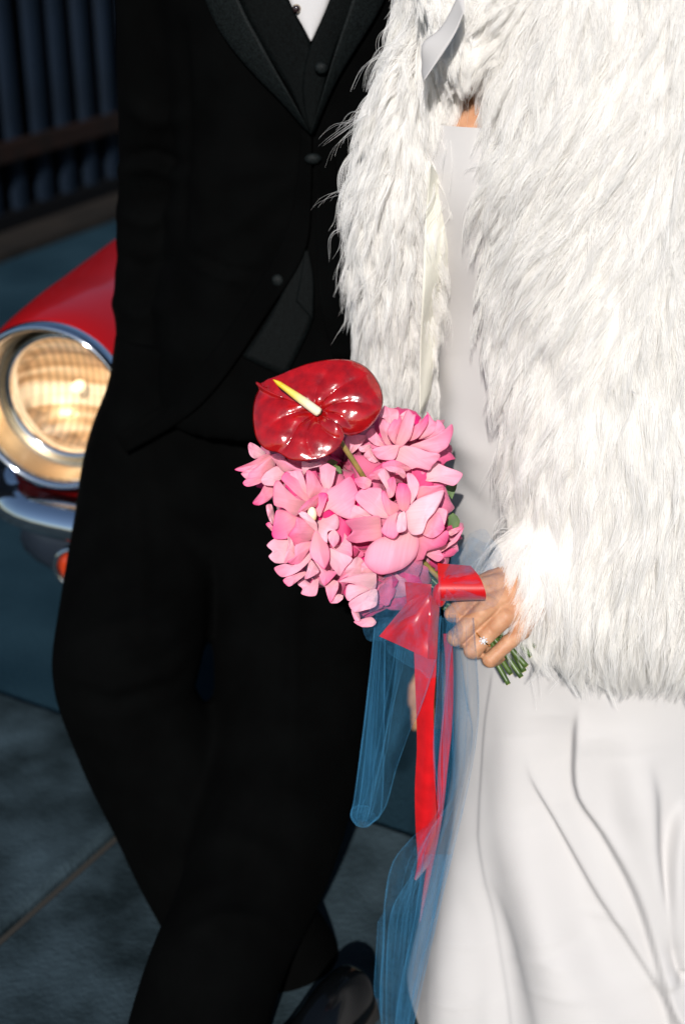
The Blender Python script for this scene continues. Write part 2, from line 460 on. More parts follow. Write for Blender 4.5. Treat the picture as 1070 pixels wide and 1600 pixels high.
def lit_reflector():
    """the ribbed bowl of the lit lamp: bands of warm light painted into its colour and glow"""
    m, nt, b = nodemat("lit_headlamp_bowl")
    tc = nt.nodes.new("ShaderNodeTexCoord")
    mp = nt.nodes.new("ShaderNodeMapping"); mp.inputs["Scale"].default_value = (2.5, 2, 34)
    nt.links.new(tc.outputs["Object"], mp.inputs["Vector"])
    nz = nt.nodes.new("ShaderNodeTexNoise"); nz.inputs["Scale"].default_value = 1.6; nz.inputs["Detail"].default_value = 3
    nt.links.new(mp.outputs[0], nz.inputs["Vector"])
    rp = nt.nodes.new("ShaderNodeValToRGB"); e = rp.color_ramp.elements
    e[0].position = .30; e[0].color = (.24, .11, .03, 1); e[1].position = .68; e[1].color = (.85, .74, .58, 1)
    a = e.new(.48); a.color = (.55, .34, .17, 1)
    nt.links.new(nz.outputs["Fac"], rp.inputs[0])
    wvt = nt.nodes.new("ShaderNodeTexWave"); wvt.bands_direction = 'X'; wvt.inputs["Scale"].default_value = 26; wvt.inputs["Distortion"].default_value = .4   # light and dark of the ribs, painted as colour bands
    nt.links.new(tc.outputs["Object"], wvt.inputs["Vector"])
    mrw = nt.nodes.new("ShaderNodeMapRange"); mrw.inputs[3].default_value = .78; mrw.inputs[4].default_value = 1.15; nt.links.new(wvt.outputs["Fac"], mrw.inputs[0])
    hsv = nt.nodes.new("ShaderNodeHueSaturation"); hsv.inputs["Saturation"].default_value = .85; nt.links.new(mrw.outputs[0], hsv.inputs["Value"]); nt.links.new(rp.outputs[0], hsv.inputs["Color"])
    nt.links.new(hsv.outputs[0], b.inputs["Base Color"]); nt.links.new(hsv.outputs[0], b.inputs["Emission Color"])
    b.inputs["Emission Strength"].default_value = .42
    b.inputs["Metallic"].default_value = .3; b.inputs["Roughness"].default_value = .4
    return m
M['bowl'] = lit_reflector()

# ================================================================== SETTING
# street grid: pavement joints run at 29.4 degrees from the view axis, fence at 26 degrees
GA = R(29.4)
gu = np.array([math.sin(GA), math.cos(GA), 0]); gv = np.array([math.cos(GA), -math.sin(GA), 0])
ground = obj("ground", [(-60, -30, 0), (60, -30, 0), (60, 90, 0), (-60, 90, 0)], [(0, 1, 2, 3)], M['asphalt'], smooth=False)
tag(ground, kind="structure")
# pavement of concrete slabs, ends at the joint towards the road
bP = gnd(0, 1480); aP = gnd(0, 1090)
b0 = bP @ gv; a0 = aP @ gu
S = 1.5
V, F = [], []
bed_c = gu * (a0 - 2 * S) + gv * b0
def quad_on(u0, u1, v0, v1, z):
    return [gu * u + gv * v + np.array([0, 0, z]) for u, v in ((u0, v0), (u1, v0), (u1, v1), (u0, v1))]
pavement = obj("pavement", quad_on(a0 - 3 * S, a0, b0 - 2 * S, b0 + 2 * S, .004), [(0, 3, 2, 1)], M['joint'], smooth=False)
tag(pavement, kind="structure")
def slab(u0, u1, v0, v1, z1, z0=.005, bev=.010):
    lo = quad_on(u0, u1, v0, v1, z0); mid = quad_on(u0, u1, v0, v1, z1 - bev); hi = quad_on(u0 + bev, u1 - bev, v0 + bev, v1 - bev, z1)
    V = np.array(lo + mid + hi); F = [(8, 11, 10, 9)]
    for k in (0, 4):
        for j in range(4):
            F.append((k + j, k + 4 + j, k + 4 + (j + 1) % 4, k + (j + 1) % 4))
    return V, F
g = .008
for i in range(3):
    for j in range(-2, 2):
        zz = .022 + .002 * ((i * 3 + j * 5) % 3)
        v, f = slab(a0 - (i + 1) * S + g, a0 - i * S - g, b0 + j * S + g, b0 + (j + 1) * S - g, zz)
        obj("paving_slab", v, f, M['slab'], pavement, smooth=False)

# fence along the far side
FA = R(25.9)
fu = np.array([math.sin(FA), math.cos(FA), 0]); fv = np.array([math.cos(FA), -math.sin(FA), 0])
f0 = gnd(0, 368)
fence = empty("slatted_fence", f0)
tag(fence, "dark blue steel slat fence with a rusty brown rail beyond the road", "fence")
def along(u, v, z): return f0 + fu * u + fv * v + np.array([0, 0, z])
fa = math.atan2(fu[1], fu[0])
vb, fb = box(along(1.5, -.06, 1.25), (9.0, .03, 2.5), fa)
obj("backing_board", vb, fb, M['fence_dark'], fence, smooth=False)
me = None
per = .172
prof = [(-.040, -.03), (-.034, .0), (-.024, .006), (.024, .006), (.034, .0), (.040, -.03)]
sv = np.array([[x * fu[0] + y * fv[0], x * fu[1] + y * fv[1], z] for z in (.08, 2.5) for x, y in prof])
sf = [(i, i + 1, i + 7, i + 6) for i in range(5)] + [(5, 0, 6, 11), (6, 7, 8, 9, 10, 11), (5, 4, 3, 2, 1, 0)]
me_s = mesh_data("slat", sv, sf, M['fence'], False)
for k in range(-16, 34):
    o = link("slat", me_s); o.parent = fence
    p = fu * (k * per) + np.array([0, 0, random.uniform(-.008, .008)])
    o.location = p; o.rotation_euler = (random.uniform(-.004, .004), random.uniform(-.006, .006), random.uniform(-.05, .05))
vr, fr_ = box(along(1.5, .035, .335), (9.0, .04, .075), fa)
obj("rail", vr, fr_, M['rail'], fence, smooth=False)
vr, fr_ = box(along(1.5, -.02, .04), (9.0, .10, .08), fa)
obj("base_board", vr, fr_, M['fence_dark'], fence, smooth=False)
kerb = empty("kerb", along(1.5, .2, 0)); tag(kerb, kind="structure")
for k in range(-3, 7):
    w = .9
    c = along(k * w + .3, .17, .015)
    v, f = box(c, (w - .012, .22, .03), fa)
    obj("kerb_stone", v, f, M['kerb'], kerb, smooth=False)

# ================================================================== CAR
YAW = R(15)
H0 = at(100, 622, 2.12)                       # centre of the headlamp in view
wx = np.array([math.cos(YAW), -math.sin(YAW), 0])
HX = .50
O = H0 + wx * HX; HZ = H0[2]; O[2] = 0
car = empty("parked_car", O, -YAW)
tag(car, "red classic car with chrome headlamp and bumper parked behind the man", "car")
def part(name, v, f, mat, parent=car, smooth=True, M_=None):
    return local_child(name, mesh_data(name, v, f, mat, smooth), parent, M_)
def fender_rings(sx):
    rows = [  # y, half width, up, down, power
        (-.030, .1335, .1335, .1335, 2.0), (-.022, .1385, .1385, .1385, 2.0), (.02, .146, .146, .185, 2.05), (.10, .150, .150, .22, 2.15), (.20, .153, .150, .24, 2.3),
        (.40, .157, .155, .25, 2.5), (.70, .160, .165, .26, 2.6), (1.1, .163, .175, .27, 2.7), (1.6, .160, .18, .27, 2.7)]
    th = np.linspace(0, 2 * np.pi, 56, endpoint=False)
    rings = []
    for y, hw, up, dn, pw in rows:
        c, s = np.cos(th), np.sin(th)
        x = hw * np.sign(c) * np.abs(c) ** (2 / pw); z = np.where(s > 0, up, dn) * np.sign(s) * np.abs(s) ** (2 / pw)
        # raised seam bead on the shoulder
        bead = .007 * np.exp(-((th - R(118 if sx < 0 else 62)) / .05) ** 2) * np.clip((y - .0) / .1, 0, 1)
        rings.append(np.c_[sx * HX + x * (1 + bead / hw), np.full_like(th, y), HZ + z * (1 + bead / up)])
    return rings
hl_parts = {}
for sx in (-1, 1):
    rr = np.array(fender_rings(sx))
    rr = np.array([cr(rr[:, j], 40) for j in range(rr.shape[1])]).transpose(1, 0, 2)
    v, f = loft(rr, False)
    part("fender", v, f, M['red_paint'])
    vw, fw = revolve([(.0, .02), (.10, .03), (.14, .05), (.15, .0), (.165, -.02), (.27, -.03), (.30, .0), (.31, .05), (.31, .13), (.29, .17), (.0, .17)], 40)
    vw = np.c_[vw[:, 1] * sx + sx * .47, vw[:, 0] + .78, vw[:, 2] + .31]
    tyre = part("wheel", vw, fw, M['rubber'])
    vh, fh = revolve([(.0, -.012), (.08, -.010), (.15, .012), (.155, .02)], 32)
    part("hubcap", np.c_[-vh[:, 1] * -sx + sx * .475, vh[:, 0] + .78, vh[:, 2] + .31], fh, M['chrome'], tyre)
    # headlamp: bezel, bowl, retaining ring, bulb, lens
    hl = local_child("headlight", None, car, Matrix.Translation((sx * HX, 0, HZ)))
    rim = [(.1345, -.022), (.1375, -.034), (.1370, -.046), (.1335, -.054), (.1285, -.054), (.1250, -.047), (.123, -.040)]
    v, f = revolve(rim, 72); local_child("rim", mesh_data("rim", v, f, M['chrome']), hl)
    v, f = revolve([(.123, -.040), (.119, -.022), (.113, .0), (.106, .018)], 72)
    local_child("bezel_wall", mesh_data("bezel_wall", v, f, M['bucket']), hl)
    v, f = revolve([(.106, .018), (.106, .008), (.1035, .003), (.099, .003), (.0955, .009), (.0945, .02), (.0945, .03)], 72)
    local_child("retaining_ring", mesh_data("retaining_ring", v, f, M['chrome']), hl)
    th = np.linspace(0, 1, 9)
    v, f = revolve([(.0945 * math.cos(t * math.pi / 2) + 1e-4, .03 + .06 * math.sin(t * math.pi / 2)) for t in th], 48)
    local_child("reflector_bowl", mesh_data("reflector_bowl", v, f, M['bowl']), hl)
    v, f = ellipsoid((0, .055, 0), (.010, .018, .010)); local_child("bulb", mesh_data("bulb", v, f, M['bulb']), hl)
    v, f = revolve([(.0945 * math.cos(t * math.pi / 2) + 1e-4, .022 - .018 * math.sin(t * math.pi / 2)) for t in th], 48)
    # vertical flutes pressed into the glass
    v[:, 1] += .0012 * np.sin(v[:, 0] * 2 * np.pi / .012)
    local_child("lens", mesh_data("lens", v, f, M['lens']), hl)
# nose, bonnet, cabin
def sect(y, hw, zt, zb, p=3.2, m=40):
    th = np.linspace(0, 2 * np.pi, m, endpoint=False); c, s = np.cos(th), np.sin(th)
    cz, hz = (zt + zb) / 2, (zt - zb) / 2
    return np.c_[hw * np.sign(c) * np.abs(c) ** (2 / p), np.full_like(th, y), cz + hz * np.sign(s) * np.abs(s) ** (2 / p)]
rows = [(.17, .30, .62, .36), (.18, .40, .68, .32), (.22, .46, .74, .30), (.32, .50, .80, .29), (.6, .56, .87, .28), (1.1, .60, .92, .27), (1.6, .62, .95, .26), (3.2, .62, .95, .26), (3.7, .58, .90, .28), (3.95, .45, .75, .34)]
v, f = loft([sect(*r) for r in rows]); part("body", v, f, M['red_paint'])
cab = [(1.45, .50, .98, .90), (1.65, .52, 1.16, .90), (1.85, .52, 1.29, .90), (2.2, .52, 1.33, .90), (2.7, .50, 1.29, .90), (3.1, .46, 1.10, .90), (3.3, .44, .98, .90)]
v, f = loft([sect(*r) for r in cab]); part("cabin", v, f, M['window'])
v, f = loft([sect(y, hw + .012, zt + .012, zt - .09) for y, hw, zt, zb in cab[2:5]]); part("roof", v, f, M['red_paint'])
gr = local_child("grille", None, car)
vg, fg = join([box((0, .155, .46 + .035 * k), (.52, .018, .012)) for k in range(5)])
for k in range(5):
    vb, fb = box((0, .152, .46 + .035 * k), (.50 - .02 * abs(k - 2), .02, .013)); local_child("grille_bar", mesh_data("grille_bar", vb, fb, M['chrome'], False), gr)
# bumper: curved blade wrapping round the corner
pl = [(-.615, .36), (-.648, .24), (-.655, .12), (-.635, .02), (-.56, -.055), (-.40, -.085), (-.2, -.098), (0, -.10)]
pl = pl + [(-x, y) for x, y in pl[-2::-1]]
path = cr(pl, 70)
BZ = .505
sec = [(.006, -.048), (.022, -.044), (.028, -.036), (.024, -.020), (.012, .006), (-.006, .030), (-.024, .042), (-.034, .042), (-.034, -.046)]
tg = norm(np.gradient(path, axis=0))
rings = []
for k, (p, t) in enumerate(zip(path, tg)):
    n = np.array([t[1], -t[0]])
    e = min(k, len(path) - 1 - k) / 6.0
    s = min(1, .35 + .65 * math.sqrt(min(1, e)))
    q = min(1, max(0, (.665 - abs(p[0])) / .06)); q = q * q * (3 - 2 * q)        # blade is taller at the wrapped corners
    rings.append([[p[0] + n[0] * a, p[1] + n[1] * a, BZ + (b * s if b < 0 else b * s * (1 - .85 * q))] for a, b in sec])
v, f = loft(rings); part("bumper", v, f, M['chrome'])
# dark lower valance with a round amber lamp in a chrome rim
rows = [(-.02, .50, .455, .33, 2.4), (-.01, .56, .47, .305, 2.4), (.03, .62, .49, .28, 2.4), (.12, .65, .51, .26, 2.6), (.5, .63, .52, .25, 3), (1.2, .63, .5, .25, 3)]
v, f = loft([sect(*r) for r in rows]); part("valance", v, f, M['dark_paint'])
LX = None
for sx in (-1, 1):
    il = local_child("indicator_lamp", None, car, Matrix.Translation((sx * .475, -.026, .375)))
    v, f = revolve([(.052, .03), (.055, -.005), (.052, -.014), (.045, -.014), (.042, -.006)], 40); v[:, 2] *= .8
    local_child("lamp_rim", mesh_data("lamp_rim", v, f, M['chrome']), il)
    v, f = revolve([(.043 * math.cos(t) + 1e-4, -.006 - .018 * math.sin(t)) for t in np.linspace(0, math.pi / 2, 7)], 32); v[:, 2] *= .8
    local_child("lamp_lens", mesh_data("lamp_lens", v, f, M['amber']), il)

# ================================================================== MAN IN BLACK SUIT
man = empty("person", (-.06, 1.75, 0))
tag(man, "man in black tuxedo with satin lapels, leaning with crossed legs and hand in pocket", "person")
def ppart(name, vf, mat, parent, smooth=True):
    return obj(name, vf[0], vf[1], mat, parent, smooth)
# body (skin): head, neck, hands; the clothes lie over it
mx = -.052
body = []
body += [ellipsoid((mx, 1.93, 1.72), (.078, .098, .118)), capsule((mx, 1.95, 1.48), .062, (mx, 1.94, 1.62), .056)]
body += [capsule((mx, 1.835, 1.715), .010, (mx, 1.815, 1.695), .016), ellipsoid((mx - .08, 1.94, 1.715), (.012, .022, .033)), ellipsoid((mx + .08, 1.94, 1.715), (.012, .022, .033)),
         ellipsoid((mx, 1.87, 1.64), (.045, .045, .035))]
body += chain([(mx, 1.95, 1.45), (mx, 1.96, 1.2), (mx, 1.95, .95)], [.10, .095, .10])
# arms inside the sleeves
hl_w = at(648, 1120, 1.86)
armR = [at(262, -140, 1.95), at(255, 280, 1.99), at(225, 560, 1.92)]
armL = [np.array([.135, 1.98, 1.43]), np.array([.17, 2.0, 1.12]), at(686, 990, 1.95)]
body += chain([np.array([mx, 1.95, 1.44]), *armR], [.08, .055, .042, .03]) + chain([np.array([mx, 1.95, 1.44]), *armL], [.08, .055, .042, .03])
# relaxed left hand hanging by the thigh
hw = at(686, 1010, 1.94); hk = at(680, 1080, 1.92)
body += [capsule(hw, .026, hk + (-.018, 0, 0), .020), capsule(hw, .026, hk + (.018, 0, 0), .019), capsule(hw, .026, hk, .022)]
for k, (dx, L1) in enumerate([(-.030, .9), (-.010, 1.0), (.010, .95), (.029, .75)]):
    a = hk + (dx, .004 * k, 0); b = a + np.array([dx * .05, -.012, -.042 * L1]); c = b + np.array([0, .006, -.030 * L1])
    body += chain([a, b, c], [.0105, .0095, .008], 10)
body += chain([hw + (-.01, -.015, -.02), hw + (-.040, -.03, -.055), hw + (-.042, -.032, -.085)], [.014, .011, .009], 10)
hv, hf = remesh(body, .007, 4)
ppart("body", (hv, hf), M['skin'], man)
hair_v, hair_f = ellipsoid((mx, 1.945, 1.745), (.086, .104, .112)); hair_v[:, 2] = np.maximum(hair_v[:, 2], 1.735 - .8 * (hair_v[:, 1] - 1.90))
ppart("hair", (hair_v, hair_f), M['hair'], man)
for sx in (-1, 1):
    ppart("eye", ellipsoid((mx + sx * .030, 1.842, 1.728), (.014, .010, .008)), M['shirt'], man)

# ---- jacket: torso shell + sleeves merged, wrinkled
th = np.linspace(0, 2 * np.pi, 96, endpoint=False)
def torso_ring(cx, cy, z, hw, hd, p=2.4):
    c, s = np.cos(th), np.sin(th)
    return np.c_[cx + hw * np.sign(c) * np.abs(c) ** (2 / p), cy + hd * np.sign(s) * np.abs(s) ** (2 / p), np.full_like(th, z)]
trows = np.array([  # cx, cy, z, hw, hd
    (-.062, 1.90, .735, .198, .150), (-.062, 1.905, .80, .200, .150), (-.060, 1.915, .90, .192, .140), (-.056, 1.925, 1.0, .178, .130),
    (-.052, 1.93, 1.10, .168, .122), (-.052, 1.935, 1.2, .176, .125), (-.052, 1.94, 1.32, .19, .128), (-.052, 1.945, 1.42, .20, .118), (-.052, 1.95, 1.49, .165, .095), (-.052, 1.95, 1.535, .085, .07)])
rows = cr(trows, 46)
tv, tf = loft([torso_ring(*r) for r in rows])
arm_parts = chain([at(275, -170, 1.95), at(262, 40, 1.965), at(250, 300, 1.985), at(242, 470, 1.955), at(252, 590, 1.91)], [.080, .068, .060, .060, .062])
arm_parts += chain([np.array([.115, 1.95, 1.45]), np.array([.165, 1.99, 1.25]), np.array([.180, 2.0, 1.08]), at(680, 975, 1.95)], [.075, .066, .056, .048])
jv, jf = remesh([(tv, tf)] + arm_parts, .007, 3)
jn = normals(jv, jf)
px, py = proj(jv)
front = np.clip(-jn[:, 1] * 1.5, 0, 1)
d = np.zeros(len(jv))
d += .0022 * vnoise(jv * np.array([1, 1, .8]), 22, 3)
def crease(poly, amp, wid, px=px, py=py, ends=True):
    b, s, t = polydist(px, py, poly)
    fade = np.sin(np.pi * np.clip(t * .96 + .02, 0, 1)) ** .5 if ends else 1.0
    return amp * np.exp(-(b / wid) ** 2) * fade
for poly, amp, w in [([(490, 262), (400, 330), (300, 392)], .006, 16), ([(490, 255), (380, 268), (300, 300)], .005, 18), ([(480, 300), (420, 380), (330, 470)], .005, 18),
                     ([(300, 395), (345, 420), (400, 430)], -.008, 7), ([(300, 405), (345, 430), (400, 440)], .006, 9), ([(300, 250), (330, 330), (310, 430)], .005, 18),
                     ([(196, 160), (240, 190), (290, 185)], .006, 14), ([(190, 250), (240, 240), (290, 262)], -.007, 11), ([(188, 265), (240, 258), (288, 282)], .007, 12),
                     ([(184, 330), (230, 350), (280, 330)], .006, 14), ([(180, 400), (225, 420), (275, 400)], -.006, 12), ([(172, 470), (220, 495), (280, 470)], .006, 14),
                     ([(285, 40), (292, 200), (286, 380)], -.010, 9), ([(560, 300), (540, 420), (520, 520)], .005, 16)]:
    slv_w = 1.0 if poly[0][0] < 200 else 0.0
    d += crease(poly, amp * (1.5 if slv_w else 1), w) * (1.0 if slv_w else front)
jv = jv + jn * d[:, None]
ppart("jacket", (jv, jf), M['wool'], man)
jbvh = BVHTree.FromPolygons([Vector(v) for v in jv], jf)
jacket = man.children[-1] if False else [c for c in COL.objects if c.name.startswith("jacket")][0]
def cast(px, py, bvh, default=1.82):
    dvec = ray(px, py); h = bvh.ray_cast(Vector(CAMP), Vector(dvec).normalized())
    return np.array(h[0]) if h[0] is not None else at(px, py, default)
CF = np.array([0, CP, -SP])
def drape(L, Rr, bvh, n=24, m=9, off=.004, bulge=.003, thick=.002, offR=None):
    """cloth piece between two picked edges, laid on the surface below, with thickness"""
    A, B = cr(L, n), cr(Rr, n); V = []
    for i in range(n):
        for j in range(m):
            t = j / (m - 1); q = A[i] * (1 - t) + B[i] * t
            P = cast(q[0], q[1], bvh); toc = norm(CAMP - P)
            o = off if offR is None else off * (1 - t) + offR * t
            V.append(P + toc * (o + bulge * math.sin(math.pi * t) ** .6))
    V = np.array(V).reshape(n, m, 3)
    # relax a little
    for _ in range(3):
        V[1:-1] = .5 * V[1:-1] + .25 * (V[2:] + V[:-2])
    V = V.reshape(-1, 3)
    back = V + norm(V - CAMP) * thick
    Fr = grid_faces(n, m); F = [tuple(reversed(q)) for q in Fr] + [tuple(i + n * m for i in q) for q in Fr]
    bd = [j for j in range(m)] + [i * m + m - 1 for i in range(1, n)] + [(n - 1) * m + j for j in range(m - 2, -1, -1)] + [i * m for i in range(n - 2, 0, -1)]
    for a, b in zip(bd, bd[1:] + bd[:1]): F.append((a, b, b + n * m, a + n * m))
    return np.vstack([V, back]), F
# shirt front, waistcoat and lapels
shirt = ppart("shirt", drape([(425, -150), (447, -12), (484, 64)], [(545, -150), (519, -12), (488, 64)], jbvh, off=.006, thick=.003), M['shirt'], man)
P = cast(463, 14, jbvh) + norm(CAMP - cast(463, 14, jbvh)) * .012
sv_, sf_ = ellipsoid(P, (.0045, .0035, .0045)); ppart("stud", (sv_, sf_), M['stud'], shirt)
sv_, sf_ = ellipsoid(P + (0, .003, 0), (.0052, .0015, .0052)); ppart("stud_setting", (sv_, sf_), M['gold'], shirt)
wc = ppart("waistcoat", drape([(355, -120), (372, 0), (432, 108), (458, 150), (481, 203)], [(420, -120), (448, -6), (486, 66), (480, 112), (484, 205)], jbvh, off=.009, bulge=.0006, thick=.002, offR=.010), M['faille'], man)
ppart("waistcoat_front", drape([(548, -120), (518, -6), (487, 64), (475, 108), (472, 150), (484, 210)], [(600, -120), (560, -6), (528, 66), (514, 108), (503, 150), (487, 210)], jbvh, off=.013, bulge=.001, thick=.003), M['faille'], wc)
lap1 = drape([(285, -120), (318, -6), (350, 60), (398, 118), (440, 160), (482, 210)], [(335, -120), (371, -4), (404, 60), (432, 112), (456, 155), (485, 209)], jbvh, off=.010, offR=.021, bulge=.0012, thick=.003)
ppart("lapel", lap1, M['satin'], jacket)
lap2 = drape([(580, -120), (552, -6), (530, 60), (514, 112), (500, 160), (485, 209)], [(640, -120), (604, -6), (562, 66), (530, 118), (508, 165), (489, 212)], jbvh, off=.020, offR=.011, bulge=.0012, thick=.003)
ppart("lapel", lap2, M['satin'], jacket)
def cloth_button(px, py, rx, ry, off, parent, tilt=0):
    P = cast(px, py, jbvh); n = norm(CAMP - P); P = P + n * off
    u = norm(np.cross(n, (0, 0, 1.))); w = np.cross(u, n); u, w = u * math.cos(tilt) + w * math.sin(tilt), w * math.cos(tilt) - u * math.sin(tilt)
    rings = []
    for t in np.linspace(.02, math.pi - .02, 9):
        a = np.linspace(0, 2 * np.pi, 20, endpoint=False)
        rings.append(P + n * math.cos(t) * .0045 + math.sin(t) * (np.cos(a)[:, None] * u * rx + np.sin(a)[:, None] * w * ry))
    v, f = loft(rings); ppart("button", (v, f), M['satin'], parent)
cloth_button(489, 248, .0105, .0068, .012, jacket)
cloth_button(502, 106, .0085, .0075, .020, wc)
cloth_button(435, 438, .0090, .0080, .006, jacket, .5)
# cutaway fronts (raised edge) and the satin waistcoat point below the button
front_edge = drape([(470, 200), (462, 300), (440, 380), (395, 455), (335, 545), (270, 620), (180, 680)], [(487, 212), (486, 300), (477, 395), (418, 488), (352, 588), (288, 655), (196, 708)], jbvh, n=40, off=.002, offR=.010, bulge=.001, thick=.004)
ppart("front_panel", front_edge, M['wool'], jacket)
front_edge2 = drape([(489, 214), (492, 300), (494, 400), (500, 480), (520, 560)], [(520, 210), (530, 300), (540, 400), (550, 480), (575, 560)], jbvh, n=30, off=.009, offR=.002, bulge=.001, thick=.004)
ppart("front_panel", front_edge2, M['wool'], jacket)
ppart("waistcoat_point", drape([(476, 385), (440, 460), (408, 515), (378, 557)], [(480, 392), (487, 455), (488, 502), (446, 590)], jbvh, off=.006, bulge=.0005, thick=.003), M['faille'], wc)
ppart("waistcoat_band", drape([(476, 392), (470, 430), (462, 470)], [(482, 392), (490, 440), (489, 500)], jbvh, off=.009, bulge=.0005, thick=.003), M['faille'], wc)

# ---- trousers
def prad(px_r, P): return px_r * np.linalg.norm(P - CAMP) / FPX
def leg_loft(rows, m=40):
    C = np.array([at(a, b, y) for a, b, y, r, dr in rows]); Rw = np.array([prad(r, c) for (a, b, y, r, dr), c in zip(rows, C)]); Dr = np.array([dr for *_, dr in rows])
    C = cr(C, 60); Rw = cr(Rw[:, None], 60)[:, 0]; Dr = cr(Dr[:, None], 60)[:, 0]
    T = norm(np.gradient(C, axis=0)); rings = []
    a = np.linspace(0, 2 * np.pi, m, endpoint=False)
    for c, t, r, q in zip(C, T, Rw, Dr):
        s = norm(np.cross(t, (0, 1., 0))); w = np.cross(s, t)
        rings.append(c + r * (np.cos(a)[:, None] * s + np.sin(a)[:, None] * w * q))
    return loft(rings)
legA = leg_loft([(275, 540, 1.92, 92, .9), (262, 630, 1.92, 98, .9), (240, 720, 1.91, 108, .9), (228, 830, 1.88, 111, .88), (214, 940, 1.80, 114, .85), (198, 1040, 1.72, 112, .85), (198, 1090, 1.71, 104, .85), (226, 1150, 1.70, 106, .85),
                 (288, 1280, 1.67, 106, .85), (352, 1400, 1.63, 108, .85), (408, 1500, 1.59, 116, .85), (425, 1545, 1.57, 116, .85)])
legB = leg_loft([(430, 560, 1.92, 125, .9), (445, 720, 1.91, 132, .9), (455, 900, 1.86, 128, .88), (458, 1020, 1.79, 124, .85), (448, 1160, 1.71, 118, .85), (425, 1280, 1.62, 114, .85),
                 (385, 1400, 1.53, 106, .85), (345, 1500, 1.45, 102, .85), (312, 1600, 1.39, 100, .85), (298, 1690, 1.35, 104, .85)])
hip = leg_loft([(350, 520, 1.93, 170, .68), (350, 640, 1.93, 185, .66), (348, 760, 1.92, 205, .60), (345, 850, 1.90, 150, .6)])
pv, pf = remesh([legA, legB, hip], .008, 3)
pn = normals(pv, pf); px2, py2 = proj(pv); fr2 = np.clip(-pn[:, 1] * 1.6, 0, 1)
d = .003 * vnoise(pv * np.array([1, 1, .7]), 18, 11)
for poly, amp, w in [([(330, 905), (230, 970), (150, 985)], .008, 16), ([(320, 940), (250, 1010), (180, 1030)], .008, 15), ([(325, 985), (260, 1050), (160, 1080)], .007, 16),
                     ([(95, 1070), (180, 1100), (300, 1060)], -.008, 15), ([(200, 720), (220, 850), (215, 980)], .006, 14), ([(450, 700), (460, 900), (455, 1250)], .006, 12),
                     ([(290, 1460), (350, 1430), (430, 1440)], .008, 15), ([(300, 1320), (350, 1300), (420, 1330)], .006, 18)]:
    d += crease(poly, amp, w, px2, py2) * fr2
pv = pv + pn * d[:, None]
ppart("trousers", (pv, pf), M['wool'], man)
# ---- shoes
def shoe(heel, toe, name="shoe"):
    heel, toe = np.asarray(heel, float), np.asarray(toe, float)
    dvec = norm(toe - heel); Lh = np.linalg.norm(toe - heel); sv = np.cross(dvec, (0, 0, 1.))
    root = None
    rows = [(0.0, .024, .075), (.06, .034, .088), (.2, .038, .094), (.36, .038, .088), (.5, .041, .070), (.65, .046, .054), (.8, .044, .044), (.92, .034, .036), (1.0, .012, .026)]
    rows = cr(rows, 34); a = np.linspace(0, 2 * np.pi, 28, endpoint=False); rings = []
    for t, hw_, ht in rows:
        c, s = np.cos(a), np.sin(a)
        x = hw_ * np.sign(c) * np.abs(c) ** .8; z = np.where(s > 0, s * (ht - .03), s * .014) + .03
        rings.append(heel + dvec * Lh * t + sv * x[:, None] + np.array([0, 0, 1.]) * z[:, None])
    root = ppart(name, loft(rings), M['patent'], man)
    rows = [(-.02, .024), (.06, .037), (.2, .041), (.36, .040), (.5, .043), (.65, .050), (.8, .048), (.92, .038), (1.01, .016)]
    rows = cr(rows, 30); V = []
    for z in (.008, .017):
        for sgn in (1, -1):
            seq = rows if sgn == 1 else rows[::-1]
            V += [heel + dvec * Lh * t + sv * sgn * w + np.array([0, 0, z]) for t, w in seq]
    n = 2 * len(rows); F = [tuple(range(n))[::-1], tuple(range(n, 2 * n))] + [(i, (i + 1) % n, n + (i + 1) % n, n + i) for i in range(n)]
    V = np.array(V); V[:, 2] += .024 - .008
    ppart("sole", (V, F), M['sole'], root, False)
    hb = heel + dvec * .03 + np.array([0, 0, .024 / 2 + .006]); 
    v, f = box(hb, (.062, .062, .036), math.atan2(dvec[1], dvec[0])); ppart("heel_block", (v, f), M['sole'], root, False)
    # raised vamp seam
    arc = np.linspace(-1.1, 1.1, 15)
    pth = [heel + dvec * (Lh * (.60 - .04 * math.cos(b))) + sv * (.043 * math.sin(b)) + np.array([0, 0, .032 + .028 * math.cos(b)]) for b in arc]
    ppart("welt_seam", tube(pth, .0016, 6), M['patent'], root)
hA = gnd(560, 1600); tA = gnd(395, 1800)
shoe((hA[0], hA[1] + .0, .024), (tA[0], tA[1], .024))
shoe((-.19, 1.44, .024), (-.22, 1.16, .024))

# ================================================================== WOMAN IN WHITE
def att(px, py, t): return CAMP + ray(px, py) * t
CR = np.array([1.0, 0, 0]); CU = np.array([0, SP, CP]); CT = -CF       # camera right, up, towards camera
def camv(a, b, c): return norm(CR * a + CU * b + CT * c)
woman = empty("person", (.36, 1.58, 0))
tag(woman, "woman in white satin dress and shaggy white fur jacket holding the bouquet", "person")

